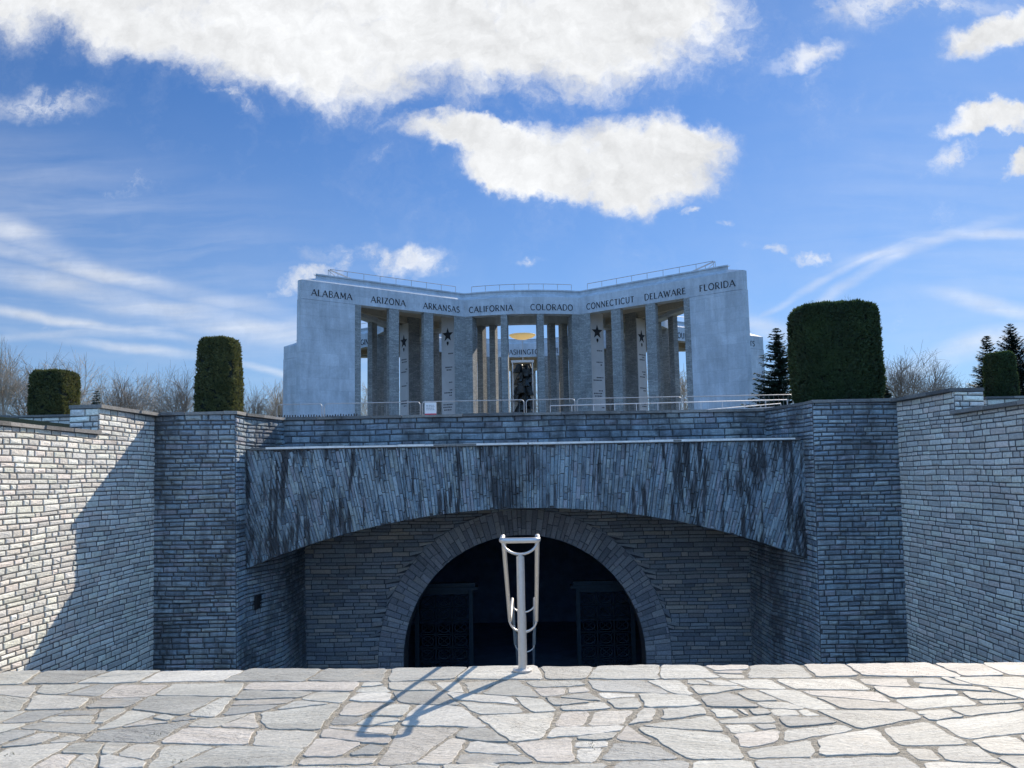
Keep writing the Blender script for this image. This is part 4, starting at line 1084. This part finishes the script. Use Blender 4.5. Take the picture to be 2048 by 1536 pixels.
def bare_tree(H, seed, kind):
    """leafless tree of height H built at the origin: trunk + crown of branches"""
    rnd = random.Random(seed); U = rnd.uniform; tr = MB(); cr_ = MB(); cnt = [0]
    def grow(mb, p, d, L_, r, lvl):
        cnt[0] += 1
        k = 3 if lvl < 4 else 2; pts = [p]; rr_ = [r]; dd = Vector(d)
        for i in range(k):
            dd = (dd + Vector((U(-.16, .16), U(-.16, .16), U(-.06, .12) + (.04 if lvl < 3 else -.02)))).normalized(); pts.append(pts[-1] + dd * L_ / k); rr_.append(r * (1 - .45 * (i + 1) / k))
        mb.tube(pts, rr_, 6 if lvl == 0 else (4 if lvl < 3 else 3), cap=False)
        if lvl >= 6 or cnt[0] > 7500: return
        nb = (6, 5, 4, 3, 3, 2)[lvl]
        if kind == 'multi' and lvl == 0: nb = 6
        for j in range(nb):
            at_ = (U(.3, 1) if lvl > 0 else U(.62, 1)) if j else 1.0
            idx = min(k - 1, int(at_ * k)); fr = at_ * k - idx; q_ = pts[idx] + (pts[idx + 1] - pts[idx]) * min(1, fr)
            sp = (U(.4, 1.05) if lvl < 2 else U(.3, .95)) if kind != 'birch' else U(.25, .65)
            if j == 0: sp *= .35
            ax = dd.cross(Vector((U(-1, 1), U(-1, 1), U(-.3, .3)))).normalized(); nd = (Matrix.Rotation(sp, 3, ax) @ dd)
            nd = (nd + Vector((0, 0, .14 if lvl < 2 else -.03))).normalized()
            grow(cr_, q_, nd, L_ * (U(.66, .92) if lvl else U(.42, .60)), max(.013, r * (.54 + .16 * (j == 0)) * U(.9, 1.1)), lvl + 1)
    grow(tr, Vector((0, 0, -.2)), Vector((U(-.05, .05), U(-.05, .05), 1)), H * .44, H * .0200, 0)
    # scale to height
    mz = max(v[2] for v in cr_.v); s = H / mz
    for mb in (tr, cr_): mb.v = [(a * s, b_ * s, c_ * s) for a, b_, c_ in mb.v]
    return tr, cr_
protos = []
for i, (k, sd_) in enumerate((('round', 11), ('birch', 22), ('multi', 33), ('round', 47))):
    protos.append(bare_tree(10.0, sd_, k))
bmesh_cache = {}
def place_bare(pi, px, ytop, Y, label, rz, sx=1.0, mat='bark', group='leafless trees beyond the walls'):
    tr, cr_ = protos[pi]; p = W(px, ytop, Y); g0 = gh(p.x, Y) if Y < 100 else gh(p.x, Y)
    s = (p.z - g0) / 10.0
    t = thing('bare_tree', label, 'tree', (p.x, Y, g0), rz, group); t.scale = (s * sx, s * sx, s)
    key = (pi, mat)
    if key not in bmesh_cache:
        a = MB(); a.v, a.f, a.m = list(tr.v), list(tr.f), list(tr.m); b_ = MB(); b_.v, b_.f, b_.m = list(cr_.v), list(cr_.f), list(cr_.m)
        oa = a.build('trunk', M[mat], t); ob = b_.build('crown', M[mat], t); bmesh_cache[key] = (oa, ob)
    else:
        for src in bmesh_cache[key]:
            o = src.copy(); COL.objects.link(o); o.parent = t
LT = [(1, 18, 668, 62, .72, 'bark_light', 'tall pale birch at the left edge of the picture'), (0, 62, 688, 70, .8, 'bark', 'leafless tree directly behind the boxy yew'), (3, 130, 690, 66, .85, 'bark_light', 'pale leafless tree rising right behind the boxy yew'),
      (0, 252, 716, 72, .72, 'bark', 'leafless tree with upright crown left of the tall narrow yew'), (3, 300, 724, 84, .8, 'bark_light', 'leafless tree second from the left in the middle group'), (2, 352, 714, 70, .85, 'bark', 'wide leafless tree immediately left of the tall narrow yew'),
      (2, 505, 748, 84, .8, 'bark', 'leafless tree immediately right of the tall narrow yew'), (1, 556, 756, 88, 1.0, 'bark_light', 'small leafless tree touching the left edge of the memorial')]
for i, (pi, px, yt, Y, sx_, mt, lb) in enumerate(LT): place_bare(pi, px, yt, Y, lb, i * 1.3, sx_, mt)
RT = [(0, 1800, 674, 58, .85, 'bark', 'leafless tree immediately right of the largest yew'), (3, 1862, 700, 64, .8, 'bark', 'spreading leafless tree left of the green fir'), (1, 1920, 745, 66, 1.5, 'bark', 'thin low leafless tree above the right wall end')]
for i, (pi, px, yt, Y, sx_, mt, lb) in enumerate(RT): place_bare(pi, px, yt, Y, lb, 2 + i * 1.7, sx_, mt)
FT = [(0, 955, 745, 118, 1.2, 'leafless tree seen through the columns left of centre'), (2, 1128, 738, 112, 1.3, 'leafless tree seen through the columns right of centre'), (3, 735, 752, 120, 1.2, 'leafless tree seen between left pylon and first column'), (0, 1372, 700, 112, 1.3, 'leafless tree seen between right pylon and last column')]
for i, (pi, px, yt, Y, sx_, lb) in enumerate(FT): place_bare(pi, px, yt, Y, lb, 1 + i * 1.1, sx_, 'bark_light')

def conifer(px, ytop, wpx, Y, label, mat, seed, sweep=-.15, dens=1.0):
    p = W(px, ytop, Y); g0 = gh(p.x, Y); H = p.z - g0; Rb = wpx / 2 / FPX * Y * 1.5; rnd = random.Random(seed); U = rnd.uniform
    t = thing('conifer', label, 'tree', (p.x, Y, g0), 0, 'evergreen conifers beyond the walls'); m = MB(); br = MB()
    br.tube([(0, 0, -.2), (0, 0, H * .98)], [H * .016, .01], 6); br.build('trunk', M['bark'], t)
    z = H * .06
    while z < H * .985:
        v = z / H; r = Rb * (1 - v) ** .85 * U(.8, 1.15) + .05; nb = max(5, int((9 + 8 * (1 - v)) * dens))
        for j in range(nb):
            a = U(0, 6.283); rj = r * U(.65, 1.15); d = Vector((math.cos(a), math.sin(a), 0)); n_ = max(4, int(rj / .034))
            for s in range(n_):
                f = (s + U(0, 1)) / n_; q_ = Vector((0, 0, z)) + d * rj * f + Vector((0, 0, sweep * rj * f + .32 * rj * f * f))
                tw = .12 + .14 * rj * (1 - .6 * f); 
                for e in (-1, 1):
                    dd = (d * U(.4, .9) + Vector((-d.y, d.x, 0)) * e * U(.5, 1.1) + Vector((0, 0, U(-.35, .25)))).normalized(); w_ = Vector((U(-.3, .3), U(-.3, .3), 1)).cross(dd).normalized() * U(.022, .045)
                    L_ = tw * U(.8, 1.5); m.add([q_ - w_, q_ + dd * L_ * .55 - w_ * .9, q_ + dd * L_, q_ + dd * L_ * .55 + w_ * .9, q_ + w_], [(0, 1, 2, 3, 4)])
        z += H * .021 * U(.7, 1.3)
    m.build('crown', M[mat], t)
conifer(1553, 652, 120, 46, 'tall spruce between the right pylon and the largest yew', 'conifer', 5)
conifer(1768, 768, 70, 50, 'small conifer low behind the right side of the largest yew', 'conifer', 6)
conifer(1972, 670, 78, 44, 'green fir left of the dark spruce at far right', 'conifer', 7, .1)
conifer(2020, 646, 120, 50, 'darkest tall spruce at the right edge of the picture', 'conifer_dark', 8, .25)
conifer(194, 778, 44, 60, 'small lone conifer between the left groups of leafless trees', 'conifer', 9)
# ---------------------------------------------------------------- light and sky
SUN_AZ, SUN_EL = R(30.5), R(32.0)     # azimuth measured from +Y towards +X
sd = Vector((math.sin(SUN_AZ) * math.cos(SUN_EL), math.cos(SUN_AZ) * math.cos(SUN_EL), math.sin(SUN_EL)))
sl = bpy.data.lights.new('sun', 'SUN'); sl.energy = 5.0; sl.angle = R(.53); sl.color = (1, .88, .73)
so = bpy.data.objects.new('sun', sl); COL.objects.link(so); so.rotation_euler = (-sd).to_track_quat('-Z', 'Y').to_euler(); so.location = sd * 60
wd = bpy.data.worlds.new('World'); sc.world = wd; wd.use_nodes = True
t = wd.node_tree; t.nodes.clear(); q = NT(t)
out = q.n('ShaderNodeOutputWorld'); bg = q.n('ShaderNodeBackground'); t.links.new(bg.outputs[0], out.inputs[0])
SKY = .115; bg.inputs[1].default_value = SKY
sky = q.n('ShaderNodeTexSky', sky_type='NISHITA'); sky.sun_disc = False; sky.sun_elevation = SUN_EL; sky.sun_rotation = SUN_AZ
sky.altitude = 500; sky.air_density = 1.0; sky.dust_density = .1; sky.ozone_density = 4.5
dirv = q.n('ShaderNodeTexCoord').outputs['Generated']
sx = q.n('ShaderNodeSeparateXYZ'); t.links.new(dirv, sx.inputs[0])
yy = q.math('MAXIMUM', sx.outputs[1], .02)
st_ = q.n('ShaderNodeCombineXYZ'); t.links.new(q.math('DIVIDE', sx.outputs[0], yy), st_.inputs[0]); t.links.new(q.math('DIVIDE', sx.outputs[2], yy), st_.inputs[1])
S = st_.outputs[0]
def ST(px, py):
    d = fw * FPX + cr * (px - 1024) + cu * (768 - py); return (d.x / d.y, d.z / d.y, 0)
# billowing edges: the place looked up is pushed about by noise at two scales
w1 = q.vm('SCALE', q.vm('SUBTRACT', q.noise(S, 5.0, 5, .6, 0, True), (.5, .5, .5)), .11)
w2 = q.vm('SCALE', q.vm('SUBTRACT', q.noise(S, 26, 5, .65, 0, True), (.5, .5, .5)), .042)
SW = q.vm('ADD', q.vm('ADD', S, w1), w2)
def ell(vec, px, py, rx, ry, rot=0, soft=1.0):
    v = q.mapping(vec, ST(px, py), (0, 0, R(rot)), (rx / FPX, ry / FPX, 1), 'TEXTURE')
    return q.mr(q.vm('LENGTH', v, None, 1), 1 + .38 * soft, max(.05, 1 - .50 * soft), 0, 1, True)
def mx(lst):
    a = lst[0]
    for b_ in lst[1:]: a = q.math('MAXIMUM', a, b_)
    return a
thick = mx([ell(SW, px_, py_, rx_ * 1.07, ry_ * 1.06, *r_) for px_, py_, rx_, ry_, *r_ in (
    (940, -20, 555, 240), (560, 20, 310, 175, -14), (1220, 30, 260, 145, 14), (640, 60, 330, 150, -12), (300, -10, 480, 125, -6), (20, 0, 260, 100, 0, 1.4),
    (1235, 322, 225, 92, -3), (1350, 290, 130, 66, 0), (985, 290, 190, 42, -14, 1.2), (1090, 350, 180, 50, -12), (1990, 252, 100, 34, 4), (2050, 335, 60, 22, 20, 1.4), (1985, 70, 120, 40, 22, 1.6))])
thin = mx([ell(SW, 770, 532, 150, 26, -3, 1.5), ell(SW, 830, 518, 60, 20, 0, 1.4), ell(SW, 620, 566, 80, 15, 10, 1.6), ell(SW, 1620, 509, 44, 13, -3, 1.5), ell(SW, 1500, 494, 50, 9, 0, 1.8), ell(SW, 455, 190, 60, 22, -30, 1.6), ell(SW, 90, 195, 105, 28, 5, 1.9), ell(SW, 60, 45, 240, 60, 0, 2), ell(SW, 1900, 320, 50, 22, 20, 2), ell(SW, 1510, 496, 60, 10, 3, 1.8), ell(SW, 1070, 521, 26, 8, 10, 2), ell(SW, 1620, 105, 70, 18, 10, 2), ell(SW, 1800, 10, 180, 40, 0, 2), ell(SW, 1435, 456, 18, 7, 0, 2), ell(SW, 1355, 433, 14, 6, 0, 2)])
# streaky high cloud
w3 = q.vm('SCALE', q.vm('SUBTRACT', q.noise(S, 3.0, 3, .5, 0, True), (.5, .5, .5)), .06)
w4 = q.vm('SCALE', q.vm('SUBTRACT', q.noise(S, 30, 3, .5, 0, True), (.5, .5, .5)), .006)
S2 = q.vm('ADD', q.vm('ADD', S, w3), w4)
cir = [ell(S2, 200, 540, 430, 16, -14, 2), ell(S2, 330, 610, 520, 26, -13, 2), ell(S2, 130, 668, 180, 9, 4, 1.8), ell(S2, 230, 688, 190, 10, -7, 1.8), ell(S2, 120, 640, 300, 10, -8, 2), ell(S2, 560, 735, 90, 7, -15, 2),
       ell(S2, 60, 480, 150, 26, -25, 2), ell(S2, 1720, 560, 150, 11, 30, 1.8), ell(S2, 1840, 490, 150, 13, 17, 1.9), ell(S2, 1960, 468, 120, 10, 2, 2), ell(S2, 1690, 545, 170, 7, 24, 2), ell(S2, 1990, 622, 110, 17, -14, 1.8), ell(S2, 1950, 700, 170, 22, 14, 2), ell(S2, 1560, 660, 100, 20, -20, 2)]
cirm = mx(cir)
sheet = mx([ell(S2, 150, 440, 620, 130, -16, 1.9), ell(S2, 350, 660, 700, 90, -10, 1.9), q.math('MULTIPLY', ell(S2, 1950, 500, 420, 330, 10, 1.9), .6)])
fib = q.noise(q.mapping(S2, rot=(0, 0, R(14)), scale=(1, 9, 1)), 4.0, 5, .55, .3)
puff = q.noise(SW, 9, 9, .68)
lump = q.noise(S, 13, 6, .6, .8)
thinm = q.math('MULTIPLY', thin, q.mr(puff, .42, .62, .05, .8, True))
cirv = q.math('ADD', q.math('MULTIPLY', cirm, q.mr(fib, .3, .65, .25, .72)), q.math('MULTIPLY', sheet, q.mr(fib, .38, .72, .02, .30)))
dens = q.math('ADD', q.math('MULTIPLY', thick, .95), q.math('MULTIPLY', q.math('SUBTRACT', puff, .5), 1.7))
thickv = q.math('ADD', q.mr(dens, .16, .86, 0, .84, True), q.mr(dens, .0, .8, 0, .16))
cov = q.math('MAXIMUM', q.math('MAXIMUM', thickv, thinm), q.math('MULTIPLY', cirv, .66))
front = q.mr(sx.outputs[1], .05, .2, 0, 1, True)
cov = q.math('MULTIPLY', cov, front)
# scattered cloud over the rest of the sky, behind the viewer
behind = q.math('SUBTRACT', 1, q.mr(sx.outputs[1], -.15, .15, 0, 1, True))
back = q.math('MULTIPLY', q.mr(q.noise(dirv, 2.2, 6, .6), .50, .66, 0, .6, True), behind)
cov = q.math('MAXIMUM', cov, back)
# relief: the side of each billow towards the sun is brighter
relief = q.math('SUBTRACT', q.noise(q.vm('ADD', SW, (.010, .012, 0)), 11, 6, .62), q.noise(SW, 11, 6, .62))
val = q.math('ADD', q.mr(q.noise(S, 4.5, 5, .6), .35, .65, .86, 1.05), q.math('MULTIPLY', relief, -.75))
val = q.math('MULTIPLY', val, q.mr(dens, .4, 1.2, 1.05, .94))
cc = q.vm('SCALE', (.965, .98, 1.0), q.math('MULTIPLY', val, 0.765 / SKY))
tint = q.mix(1, sky.outputs[0], (.42, .63, .85), 'MULTIPLY')
tint = q.vm('SCALE', tint, q.mr(sx.outputs[2], .02, .42, .80, .97))
pale = q.math('ADD', q.mr(sx.outputs[2], .0, .42, .34, .02), q.mr(sx.outputs[0], .05, .75, 0, .16))   # thin haze low down and towards the sun
tint = q.mix(q.math('MULTIPLY', pale, q.mr(lump, .2, .8, .8, 1.2)), tint, (.47 / SKY, .57 / SKY, .72 / SKY))
hz = q.mix(q.math('MULTIPLY', behind, .92), tint, (.25 / SKY, .56 / SKY, 1.12 / SKY))   # added blue glow in the unseen sky behind the viewer, lifts the shade
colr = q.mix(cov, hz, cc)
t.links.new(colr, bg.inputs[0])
vs_ = sc.view_settings; vs_.view_transform = 'Standard'; vs_.look = 'None'; vs_.exposure = 0.33; vs_.gamma = 1; vs_.use_curve_mapping = False
sc.cycles.max_bounces = 6; sc.cycles.use_adaptive_sampling = True; sc.cycles.adaptive_threshold = .02
sc.cycles.use_denoising = True
